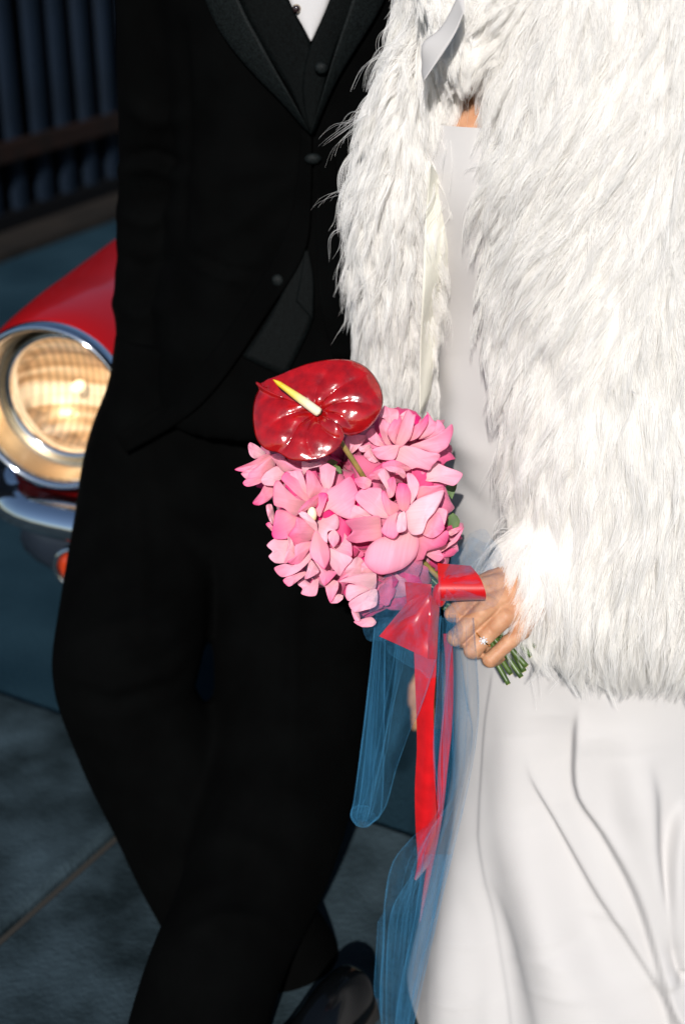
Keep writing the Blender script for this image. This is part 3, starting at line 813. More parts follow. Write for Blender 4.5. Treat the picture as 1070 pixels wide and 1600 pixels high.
# ---- dress: one lofted shell from neckline to hem, with folds
drows = np.array([  # cx, cy, z, hw, hd
    (.405, 1.500, .030, .315, .245), (.395, 1.515, .12, .288, .232), (.372, 1.555, .30, .228, .205), (.345, 1.585, .45, .200, .182), (.322, 1.600, .60, .182, .165),
    (.290, 1.605, .74, .165, .152), (.255, 1.612, .86, .145, .130), (.228, 1.612, .97, .125, .112), (.212, 1.605, 1.05, .130, .118), (.200, 1.600, 1.12, .142, .124), (.192, 1.600, 1.19, .140, .115)])
rows = cr(drows, 420)
NT = 370
thd = np.r_[np.linspace(0, np.pi, 80, endpoint=False), np.linspace(np.pi, 2 * np.pi, 290, endpoint=False)]
cD, sD = np.cos(thd), np.sin(thd)
rings = np.array([np.c_[cx + hw * np.sign(cD) * np.abs(cD) ** (2 / 2.15), cy + hd * np.sign(sD) * np.abs(sD) ** (2 / 2.15), np.full(NT, z)] for cx, cy, z, hw, hd in rows])
dv, df = loft(rings, False)
dn = normals(dv, df)
if np.mean(dn[:, 1] * (dv[:, 1] - 1.6)) < 0: dn = -dn
dpx, dpy = proj(dv)
frd = np.clip(-dn[:, 1] * 2 + .5, 0, 1)
dd = np.zeros(len(dv))
def ridge(poly, amp, wl, wr, edge=3.0, fade=.12):
    """a fold: a crisp drop across the line, soft swell on either side"""
    b, s, t = polydist(dpx, dpy, cr(poly, 24))
    sd = b * s
    f = np.clip(t / fade, 0, 1) * np.clip((1 - t) / .02 + .0, 0, 1)
    f = f * f * (3 - 2 * f)
    step = 1 / (1 + np.exp(-sd / edge))
    return amp * f * (step * np.exp(-np.maximum(sd, 0) / wr) - .6 * (1 - step) * np.exp(-np.maximum(-sd, 0) / wl))
dd += ridge([(903, 1100), (896, 1160), (899, 1240), (947, 1314), (995, 1405), (1033, 1533), (1060, 1640)], .013, 26, 60, 2.2)
dd += ridge([(822, 1170), (828, 1215), (862, 1285), (926, 1394), (979, 1469), (1049, 1581), (1090, 1650)], .009, 22, 45, 1.9, .2)
dd += ridge([(770, 1040), (757, 1130), (754, 1213), (754, 1320), (766, 1437), (790, 1597), (800, 1660)], .0016, 7, 12, 1.2, .05)
dd += ridge([(1010, 1180), (1024, 1240), (1027, 1320), (1033, 1373), (1041, 1426), (1049, 1490), (1062, 1540)], -.016, 24, 16, 4, .3)
dd += ridge([(1066, 1240), (1050, 1300), (1042, 1380), (1044, 1450), (1060, 1520)], .018, 14, 40, 4, .2)
dd += ridge([(761, 1350), (798, 1458), (820, 1533), (845, 1640)], .006, 40, 26, 6, .3)
dd += ridge([(700, 1330), (740, 1420), (752, 1520), (748, 1640)], .004, 30, 40, 8, .4)
for poly, amp, w in [([(860, 1120), (850, 1260), (900, 1420), (960, 1600)], -.016, 46), ([(940, 1150), (960, 1280), (1030, 1440), (1080, 1580)], -.014, 38), ([(800, 1150), (800, 1300), (850, 1450), (900, 1640)], .016, 50),
                     ([(980, 1180), (1000, 1330), (1060, 1480)], .016, 40), ([(720, 1230), (715, 1400), (690, 1640)], .010, 36), ([(770, 1380), (790, 1500), (800, 1650)], -.012, 40), ([(880, 1480), (930, 1560), (960, 1660)], .014, 44)]:
    dd += crease(poly, amp, w, dpx, dpy)
dd += .004 * np.sin(thd[None, :] * 9 + 1.5 * rows[:, 2][:, None] * 4).reshape(-1) * np.clip((.7 - dv[:, 2]) / .6, 0, 1)
dd += .0009 * vnoise(dv, 42, 5) * np.clip((.75 - dv[:, 2]) / .4, 0, 1)
for poly, amp, w in [([(790, 1500), (850, 1495), (900, 1515)], .0016, 6), ([(800, 1540), (860, 1548), (930, 1560)], .0014, 6), ([(880, 1420), (960, 1440), (1010, 1460)], .0016, 6),
                     ([(690, 1470), (740, 1478), (770, 1470)], .0014, 6), ([(670, 1560), (720, 1575), (770, 1565)], .0014, 6), ([(830, 1470), (880, 1462), (930, 1480)], .0014, 5),
                     ([(690, 640), (720, 690), (760, 720)], .006, 22), ([(695, 700), (715, 760), (760, 800)], -.004, 16), ([(700, 560), (712, 620), (716, 690)], .004, 20)]:
    dd += crease(poly, amp, w, dpx, dpy)
dv = dv + dn * (dd * frd)[:, None]
dress = ppart("dress", (dv, df), M['dress'], woman)
dbvh = BVHTree.FromPolygons([Vector(v) for v in dv], df)

# ---- body: torso, head, arms and the hand that grips the stems (one mesh)
wxc = .205
bod = [ellipsoid((wxc - .01, 1.575, 1.585), (.070, .088, .108)), capsule((wxc, 1.61, 1.36), .048, (wxc - .005, 1.60, 1.49), .045), ellipsoid((wxc - .03, 1.50, 1.555), (.010, .014, .016)),
       ellipsoid((wxc - .01, 1.53, 1.51), (.035, .035, .026)), ellipsoid((wxc, 1.612, 1.27), (.125, .096, .13)), ellipsoid((wxc, 1.62, 1.10), (.118, .100, .16)), ellipsoid((wxc + .05, 1.62, .88), (.12, .10, .16)),
       ellipsoid((wxc - .055, 1.545, 1.155), (.055, .05, .055)), ellipsoid((wxc + .055, 1.545, 1.155), (.055, .05, .055))]
wrist = att(858, 896, 1.56)
bod += chain([np.array([wxc, 1.62, 1.32]), at(712, 0, 1.60), at(640, 270, 1.565), at(628, 480, 1.60)], [.05, .026, .022, .018])
bod += chain([np.array([wxc, 1.62, 1.32]), at(1010, -10, 1.60), at(1060, 700, 1.52), wrist], [.07, .045, .036, .022])
bv, bf = remesh(bod, .007, 4)
hp = []
MCP = [att(742, 924, 1.537), att(764, 945, 1.531), att(789, 964, 1.531), att(815, 984, 1.538)]
PIP = [att(707, 960, 1.545), att(712, 996, 1.537), att(737, 1016, 1.537), att(765, 1031, 1.542)]
DIP = [att(716, 966, 1.572), att(722, 1000, 1.566), att(748, 1018, 1.567), att(775, 1030, 1.568)]
TIP = [att(735, 955, 1.582), att(742, 985, 1.582), att(768, 1002, 1.583), att(790, 1015, 1.582)]
for k in range(4):
    w0 = wrist + (MCP[k] - wrist) * .10
    r0 = [.0105, .0112, .0110, .0098][k]
    hp += [capsule(w0, .017, MCP[k] + CF * .004, r0 + .0015)]
    mid = (MCP[k] + PIP[k]) / 2 + CF * .0012
    hp += chain([MCP[k], mid, PIP[k], DIP[k], TIP[k]], [r0, r0 - .0014, r0 - .0010, r0 - .0022, r0 - .0032], 18)
    hp += [ellipsoid(MCP[k] + CT * .0020, (.0082, .0082, .0082), 10, 14)]
hp += [capsule(wrist + CF * .004, .023, (MCP[1] + MCP[2]) / 2 + CF * .012, .016)]
hp += chain([wrist + (att(770, 900, 1.56) - att(858, 896, 1.56)) * .35, att(770, 908, 1.557), att(728, 928, 1.565), att(708, 946, 1.575)], [.018, .0135, .0115, .0090], 16)
hp += [capsule(at(985, 800, 1.47), .030, wrist, .0215)]
hv, hf = remesh(hp, .0015, 3)
hn = normals(hv, hf); hpx, hpy = proj(hv)
# skin creases over the knuckles and between the fingers
hd_ = .0004 * vnoise(hv, 300, 2)
for poly, amp, w in [([(704, 988), (716, 1000), (722, 1012)], -.0006, 1.6), ([(728, 1004), (740, 1016), (748, 1026)], -.0006, 1.6), ([(757, 1018), (768, 1030), (775, 1042)], -.0006, 1.6),
                     ([(785, 990), (800, 987), (818, 992)], -.0012, 2.0), ([(760, 978), (770, 990), (772, 1000)], -.0008, 2.0), ([(735, 965), (746, 976), (742, 985)], -.0008, 2.0)]:
    hd_ += crease(poly, amp, w, hpx, hpy)
hv = hv + hn * hd_[:, None]
ppart("body", join([(bv, bf), (hv, hf)]), M['skin'], woman)
hair_v, hair_f = ellipsoid((wxc - .005, 1.60, 1.60), (.086, .102, .115)); hair_v[:, 2] = np.maximum(hair_v[:, 2], 1.60 - 1.0 * (hair_v[:, 1] - 1.53))
ppart("hair", (hair_v, hair_f), M['hair'], woman)
for sx in (-1, 1):
    ppart("eye", ellipsoid((wxc - .012 + sx * .028, 1.497, 1.595), (.013, .009, .007)), M['shirt'], woman)

# ---- engagement ring on the ring finger
ring_root = None
fd = norm(PIP[2] - MCP[2]); rc = MCP[2] + (PIP[2] - MCP[2]) * .66 + CF * .0012
u = norm(np.cross(fd, CT)); w = norm(np.cross(u, fd))
a = np.linspace(0, 2 * np.pi, 41)
band = [rc + .0104 * (math.cos(b) * u + math.sin(b) * w) for b in a]
ringo = ppart("ring", tube(band, .0010, 8, False), M['gold'], woman)
ringo["label"] = "gold ring with a cluster of clear stones"
gm, gnt, gb = nodemat("clear_stone"); gb.inputs["Base Color"].default_value = (.93, .93, .95, 1); gb.inputs["Roughness"].default_value = .05; gb.inputs["Metallic"].default_value = .55; gb.inputs["Coat Weight"].default_value = 1
def gem(c, r):
    rgs = []
    for rr, hh in ((.35, -.9), (1, 0), (.62, .42)):
        aa = np.linspace(0, 2 * np.pi, 8, endpoint=False)
        rgs.append(c + r * (rr * (np.cos(aa)[:, None] * u + np.sin(aa)[:, None] * fd) + hh * w))
    v, f = loft(rgs); ppart("stone", (v, f), gm, ringo, False)
top = rc + w * .0122
gem(top, .0029)
for k in range(7):
    b = k * 2 * math.pi / 7
    gem(top + .0037 * (math.cos(b) * u + math.sin(b) * fd) - w * .0008, .0009)

# ---- fur jacket: backing cloth, lining, collar flap, strands
def pc(px_, py_, Y): return at(px_, py_, Y)
def fchain(rows, m=20):
    P = [pc(a, b, y) for a, b, y, r in rows]; r = [prad(q[3], p) for q, p in zip(rows, P)]
    return chain(P, r, m)
main = fchain([(985, -170, 1.58, 150), (950, 40, 1.54, 155), (930, 220, 1.51, 152), (928, 400, 1.50, 150), (935, 560, 1.49, 145), (955, 700, 1.465, 148), (955, 800, 1.45, 140)])
main += fchain([(1085, -100, 1.60, 150), (1095, 300, 1.57, 150), (1090, 600, 1.54, 150), (1075, 800, 1.50, 160), (985, 885, 1.46, 136), (912, 895, 1.425, 112), (858, 888, 1.405, 84)])
main += fchain([(1085, 890, 1.48, 145), (985, 905, 1.46, 124)])
slv = fchain([(745, -150, 1.60, 80), (700, 20, 1.58, 50), (652, 150, 1.56, 48), (636, 280, 1.555, 60), (626, 410, 1.57, 56), (626, 530, 1.60, 46), (634, 596, 1.62, 38)])
col_ = fchain([(690, -120, 1.54, 50), (703, 10, 1.515, 42), (712, 78, 1.50, 30), (770, 70, 1.52, 36), (850, 80, 1.52, 76)])
col_ += fchain([(760, -120, 1.55, 90), (768, -10, 1.53, 76), (775, 50, 1.52, 46)])
mv, mf = remesh(main, .010, 16); sv2, sf2 = remesh(slv, .008, 3); cv2, cf2 = remesh(col_, .008, 3)
back = remesh([ellipsoid((.30, 1.72, 1.15), (.22, .07, .36))], .014, 2)
jacket_w = ppart("fur_jacket", join([(mv, mf), (sv2, sf2), (cv2, cf2), back]), M['backing'], woman)
def sheet(L, Rr, Yf, n=40, m=14, thick=0.0):
    """cloth between two edges given on screen; Yf(s,t,px,py) is its real depth"""
    A, B = cr(L, n), cr(Rr, n); V = []
    for i in range(n):
        for j in range(m):
            t = j / (m - 1); q = A[i] * (1 - t) + B[i] * t
            V.append(at(q[0], q[1], Yf(i / (n - 1), t)))
    V = np.array(V); F = [tuple(reversed(q)) for q in grid_faces(n, m)]
    if thick:
        k = n * m; bk = V + np.array([0, thick, 0]); Fb = [tuple(i + k for i in reversed(q)) for q in F]
        bd = [j for j in range(m)] + [i * m + m - 1 for i in range(1, n)] + [(n - 1) * m + j for j in range(m - 2, -1, -1)] + [i * m for i in range(n - 2, 0, -1)]
        F = F + Fb + [(x, y, y + k, x + k) for x, y in zip(bd, bd[1:] + bd[:1])]
        V = np.vstack([V, bk])
    return V, F
lin = ppart("lining", sheet([(672, 255), (664, 350), (660, 450), (656, 540), (655, 650)], [(692, 285), (703, 335), (720, 392), (690, 480), (672, 620)], lambda s, t: 1.475 + .04 * t + .05 * s + .006 * math.sin(9 * s + 3 * t), thick=.002), M['lining'], jacket_w)
ppart("collar_flap", sheet([(722, -20), (690, 42), (660, 68), (659, 100), (658, 112)], [(726, 15), (713, 48), (694, 80), (676, 106), (661, 128)], lambda s, t: 1.455 - .02 * t, 16, 8, thick=.003), M['dress'], jacket_w)

def sample(V, F, n, seed, weight=None):
    r = np.random.default_rng(seed)
    tri = []
    for q in F:
        for k in range(1, len(q) - 1): tri.append((q[0], q[k], q[k + 1]))
    tri = np.array(tri); N = normals(V, F)
    c = V.mean(0)
    a, b, d = V[tri[:, 0]], V[tri[:, 1]], V[tri[:, 2]]
    area = .5 * np.linalg.norm(np.cross(b - a, d - a), axis=1)
    fn = N[tri].mean(1); cc = (a + b + d) / 3
    wgt = area * (weight(cc, fn) if weight is not None else 1)
    idx = r.choice(len(tri), n, p=wgt / wgt.sum())
    s, t = r.random(n), r.random(n); m = s + t > 1; s[m], t[m] = 1 - s[m], 1 - t[m]
    u_ = (1 - s - t)[:, None]
    P = a[idx] * u_ + b[idx] * s[:, None] + d[idx] * t[:, None]
    Nn = norm(N[tri[idx, 0]] * u_ + N[tri[idx, 1]] * s[:, None] + N[tri[idx, 2]] * t[:, None])
    return P, Nn
def face_weight(cc, fn):
    toc = norm(CAMP - cc); f = (fn * toc).sum(1)
    return np.clip(f * 1.5 + .62, .06, 1.0)
def make_fur(V, F, n_clump, n_child, comb, lengths, seed, spread=.008, lift=.55, droop=.5, wave=.10, K=10, r0=.00024, tightness=.80):
    r = np.random.default_rng(seed)
    P, N = sample(V, F, n_clump, seed, face_weight)
    fld = np.stack([vnoise(P, 26, seed + q) for q in (1, 2, 3)], 1)          # locks lie together in drifts
    cm = norm(comb(P, N) + fld * .38 + r.normal(size=P.shape) * .10)
    cm = norm(cm - N * (cm * N).sum(1, keepdims=True) * .85)
    L = r.uniform(lengths[0], lengths[1], n_clump)
    d0 = norm(N * (lift * r.uniform(.6, 1.5, n_clump))[:, None] + cm)
    d1 = norm(cm + np.array([0, 0, -1]) * droop + N * .05)
    w1 = norm(np.stack([vnoise(P, 40, seed + q) for q in (4, 5, 6)], 1) + r.normal(size=P.shape) * .3); ph = 3 * vnoise(P, 35, seed + 7) + r.uniform(0, 1.5, n_clump); fq = r.uniform(4, 8, n_clump)
    pts = np.empty((n_clump, K, 3)); pts[:, 0] = P
    for k in range(1, K):
        s = k / (K - 1)
        dirv = norm(d0 * (1 - s) ** 1.3 + d1 * s + w1 * (wave * 2.2 * np.sin(fq * s + ph))[:, None])
        pts[:, k] = pts[:, k - 1] + dirv * (L / (K - 1))[:, None]
    # children
    nc = n_child
    u_ = norm(np.cross(N, r.normal(size=N.shape))); v_ = np.cross(N, u_)
    ang = r.uniform(0, 6.28, (n_clump, nc)); rad = spread * np.sqrt(r.random((n_clump, nc)))
    off = rad[..., None] * (np.cos(ang)[..., None] * u_[:, None] + np.sin(ang)[..., None] * v_[:, None])
    s = np.linspace(0, 1, K)
    tight = np.where(r.random((n_clump, nc)) < .16, .25, tightness)[..., None, None]
    scale = r.uniform(.72, 1.08, (n_clump, nc))[..., None, None]
    base = pts[:, None] - pts[:, None, :1]
    ch = pts[:, None, :1] + base * scale + off[:, :, None] * (1 - tight * s[None, None, :, None])
    wv = norm(r.normal(size=(n_clump, nc, 3))); fph = r.uniform(0, 6.28, (n_clump, nc)); ff = r.uniform(5, 12, (n_clump, nc))
    ch = ch + wv[:, :, None] * (.0014 * s[None, None] * np.sin(ff[..., None] * s[None, None] + fph[..., None]))[..., None]
    n = n_clump * nc
    ch = ch.reshape(n, K, 3)
    rd = (r0 * (1 - .75 * s ** 1.5))[None].repeat(n, 0) * r.uniform(.7, 1.25, (n, 1))
    return ch, rd
def fur_obj(name, sets, parent):
    ch = np.concatenate([c for c, _ in sets]); rd = np.concatenate([q for _, q in sets])
    n, K = ch.shape[:2]
    hc = bpy.data.hair_curves.new(name)
    hc.add_curves([K] * n)
    hc.attributes["position"].data.foreach_set("vector", ch.astype(np.float32).ravel())
    at_ = hc.attributes.get("radius") or hc.attributes.new("radius", 'FLOAT', 'POINT')
    at_.data.foreach_set("value", rd.astype(np.float32).ravel())
    hc.materials.append(M['fur'])
    o = link(name, hc, parent)
    o["kind"] = "stuff"
    return o
def comb_main(P, N):
    x, y = proj(P)
    d = np.tile(np.array([-.42, -.10, -.90]), (len(P), 1))
    d[:, 0] += .35 * np.clip((y - 800) / 250, 0, 1.2) - .25 * np.sin(y / 170.0)
    top = np.clip((170 - y) / 170, 0, 1)[:, None]
    d = d * (1 - top) + np.array([-.3, -.1, -.7]) * top
    return norm(d)
def comb_sleeve(P, N):
    x, y = proj(P)
    d = np.tile(np.array([-.28, -.15, -.93]), (len(P), 1))
    d[:, 0] += .30 * (x > 640)
    return norm(d)
def comb_collar(P, N):
    d = np.tile(np.array([-.15, -.35, -.85]), (len(P), 1)); x, y = proj(P)
    d[:, 0] += .8 * np.clip((735 - x) / 60, -1, .4)
    return norm(d)
sets = [make_fur(mv, mf, 3400, 40, comb_main, (.055, .092), 21, spread=.011, lift=.34, droop=.25, wave=.15),
        make_fur(sv2, sf2, 1500, 40, comb_sleeve, (.044, .080), 22, spread=.008, lift=.85, droop=.6, wave=.18),
        make_fur(cv2, cf2, 800, 40, comb_collar, (.022, .040), 23, spread=.008, lift=.45, droop=.3, wave=.14)]
sets.append(make_fur(sv2, sf2, 150, 5, lambda P, N: norm(np.tile(np.array([-.5, -.1, -.5]), (len(P), 1)) + N * .4), (.060, .105), 24, spread=.004, lift=1.3, droop=.45, wave=.25, tightness=.9, r0=.00022))
sets.append(make_fur(mv, mf, 140, 5, comb_main, (.060, .105), 25, spread=.004, lift=1.2, droop=.7, wave=.30, tightness=.9, r0=.00022))
fur_obj("fur", sets, jacket_w)

# ================================================================== BOUQUET
G = att(772, 998, 1.562)
bouquet = empty("bouquet", G)
tag(bouquet, "bouquet of pink roses and one red anthurium tied with red ribbon and blue tulle", "bouquet")
def petal_mesh(L, W, phi0, phi1, cup, curl, tipp, crs, seed, n=13, m=11):
    r = np.random.default_rng(seed)
    ph = r.uniform(0, 6.28, 6); V, G_ = [], []
    asym = r.uniform(-.25, .25); ex = r.uniform(1.2, 2.2); phi1 = phi1 + r.uniform(-.25, .25) * (1 if phi1 > .6 else .2)
    fold = r.uniform(-.6, .9) * crs
    for i in range(n):
        v = i / (n - 1)
        for j in range(m):
            u = 2 * j / (m - 1) - 1
            wv = W * (.30 + .70 * math.sin(math.pi * min(1, (v * .76 + .10))) ** .8) * (1 + asym * u * v)
            lv = L * v * (1 - .24 * abs(u) ** 2.0 * v + .05 * math.sin(4 * u + ph[2]) * v) + tipp * L * .11 * max(0, 1 - abs(u - asym * .6) * 2.4) * v ** 4
            s = lv / L; N_ = 8; rr = hh = 0.0
            for q in range(N_):
                sq = s * (q + .5) / N_; f = phi0 + (phi1 - phi0) * sq ** ex
                rr += math.sin(f) * lv / N_; hh += math.cos(f) * lv / N_
            f = phi0 + (phi1 - phi0) * s ** ex
            nr, nh = -math.cos(f), math.sin(f)            # upper-side normal
            x = u * wv * (1 - .10 * abs(fold) * abs(u))
            dz = cup * wv * (u * u - .25) - curl * W * (abs(u) ** 3.2) * v - curl * .9 * W * max(0, v - .70) ** 1.5 * 4
            dz -= fold * W * .45 * (abs(u - asym * .4) - .3) * v                        # crease along the middle
            dz += .075 * W * (math.sin(3.1 * u + ph[0] + 2 * v) * v + .8 * math.sin(6.5 * u + ph[1]) * v * v + .35 * math.sin(13 * u + ph[3]) * v ** 4)
            V.append((x, rr + nr * dz, hh + nh * dz)); G_.append((min(1, max(0, v * .92 + .16 * abs(u) ** 4 * v)), u * .5 + .5))
    me = mesh_data("petal", V, grid_faces(n, m), M['inner_petal_shade'])
    at_ = me.color_attributes.new("grow", 'FLOAT_COLOR', 'POINT')
    at_.data.foreach_set("color", np.array([[g_, h_, 0, 1] for g_, h_ in G_], np.float32).ravel())
    return me
LAYERS = [  # count, L, W, phi0, phi1, cup, curl, tip, r0, crease
    (3, .022, .0085, -6, 2, .9, .0, .1, .0016, 0), (4, .026, .012, -4, 8, .75, .03, .2, .0034, 0), (5, .032, .016, 4, 34, .50, .16, .6, .005, .3), (6, .041, .020, 16, 72, .22, .30, 1.2, .007, .8),
    (6, .049, .0235, 32, 108, .05, .40, 1.9, .009, 1.3), (6, .054, .026, 52, 134, -.04, .44, 2.1, .010, 1.5), (6, .054, .027, 78, 165, -.06, .40, 2.0, .010, 1.3)]
NVAR = 6
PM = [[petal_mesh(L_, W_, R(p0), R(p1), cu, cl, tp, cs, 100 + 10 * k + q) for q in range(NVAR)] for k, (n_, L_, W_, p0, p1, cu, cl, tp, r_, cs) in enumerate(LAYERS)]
def frame_from(axis):
    z = norm(axis); x = norm(np.cross((0.2, 0, 1.0), z)); y = np.cross(z, x)
    return Matrix(((x[0], y[0], z[0]), (x[1], y[1], z[1]), (x[2], y[2], z[2]))).to_4x4()
def rose(c, axis, sc, seed, layers=range(7)):
    r = random.Random(seed)
    # the rose itself: hip and sepals in its own frame
    parts = [loft([[(rr * math.cos(b), rr * math.sin(b), z) for b in np.linspace(0, 2 * np.pi, 12, endpoint=False)] for rr, z in ((.003, -.030), (.006, -.024), (.0080, -.017), (.0075, -.010), (.003, -.006))])]
    for k in range(5):
        b = k * 2 * math.pi / 5 + .3; ca, sa = math.cos(b), math.sin(b)
        pts = [(.006, -.018, -.004), (.006, -.018, .004), (.018, -.026, .004), (.018, -.026, -.004), (.030, -.036, 0)]
        parts.append((np.array([(q[0] * ca - q[2] * sa, q[0] * sa + q[2] * ca, q[1]) for q in pts]), [(0, 1, 2, 3), (3, 2, 4)]))
    v, f = join(parts)
    me = mesh_data("rose", v, f, M['leaf'])
    o = bpy.data.objects.new("rose", me); COL.objects.link(o)
    o.parent = bouquet; o.matrix_parent_inverse = WORLD(bouquet).inverted()
    o.matrix_basis = Matrix.Translation(Vector(c)) @ frame_from(axis) @ Matrix.Scale(sc, 4)
    for k in layers:
        n_, L_, W_, p0, p1, cu, cl, tp, r_, cs = LAYERS[k]; wild = .12 if k < 2 else (.28 if k < 4 else .40)
        a0_ = r.uniform(0, 6.28)
        for q in range(n_):
            an = a0_ + q * 2 * math.pi / n_ + r.uniform(-.3, .3)
            s = r.uniform(.86, 1.12)
            Mx = Matrix.Rotation(an, 4, 'Z') @ Matrix.Translation((0, r_, -.002 * k + r.uniform(-.001, .001))) @ Matrix.Rotation(r.uniform(-wild, wild), 4, 'X') @ Matrix.Rotation(r.uniform(-1.5 * wild, 1.5 * wild), 4, 'Y') @ Matrix.Rotation(r.uniform(-wild, wild), 4, 'Z') @ Matrix.Diagonal((s * r.uniform(.85, 1.15), s, s, 1))
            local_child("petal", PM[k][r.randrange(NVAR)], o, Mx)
    return o
ROSES = [  # px, py, t, axis(right, up, towards), scale
    (450, 740, 1.545, (-.80, .05, .58), .90), (494, 815, 1.520, (-.50, -.15, .80), 1.12), (618, 775, 1.514, (.20, .30, .92), 1.12),
    (632, 704, 1.542, (.34, .60, .70), 1.05), (590, 890, 1.526, (-.20, -.42, .88), 1.08), (512, 866, 1.544, (-.42, -.70, .55), .95),
    (686, 842, 1.545, (.66, -.25, .70), .62), (552, 728, 1.548, (-.15, .45, .88), .98)]
rose_objs = []
stems = []
for k, (a, b, t, ax, sc) in enumerate(ROSES):
    c = att(a, b, t); axis = camv(*ax)
    rose_objs.append(rose(c, axis, sc, 40 + k))
    stems.append((c - axis * .018 * sc, axis))
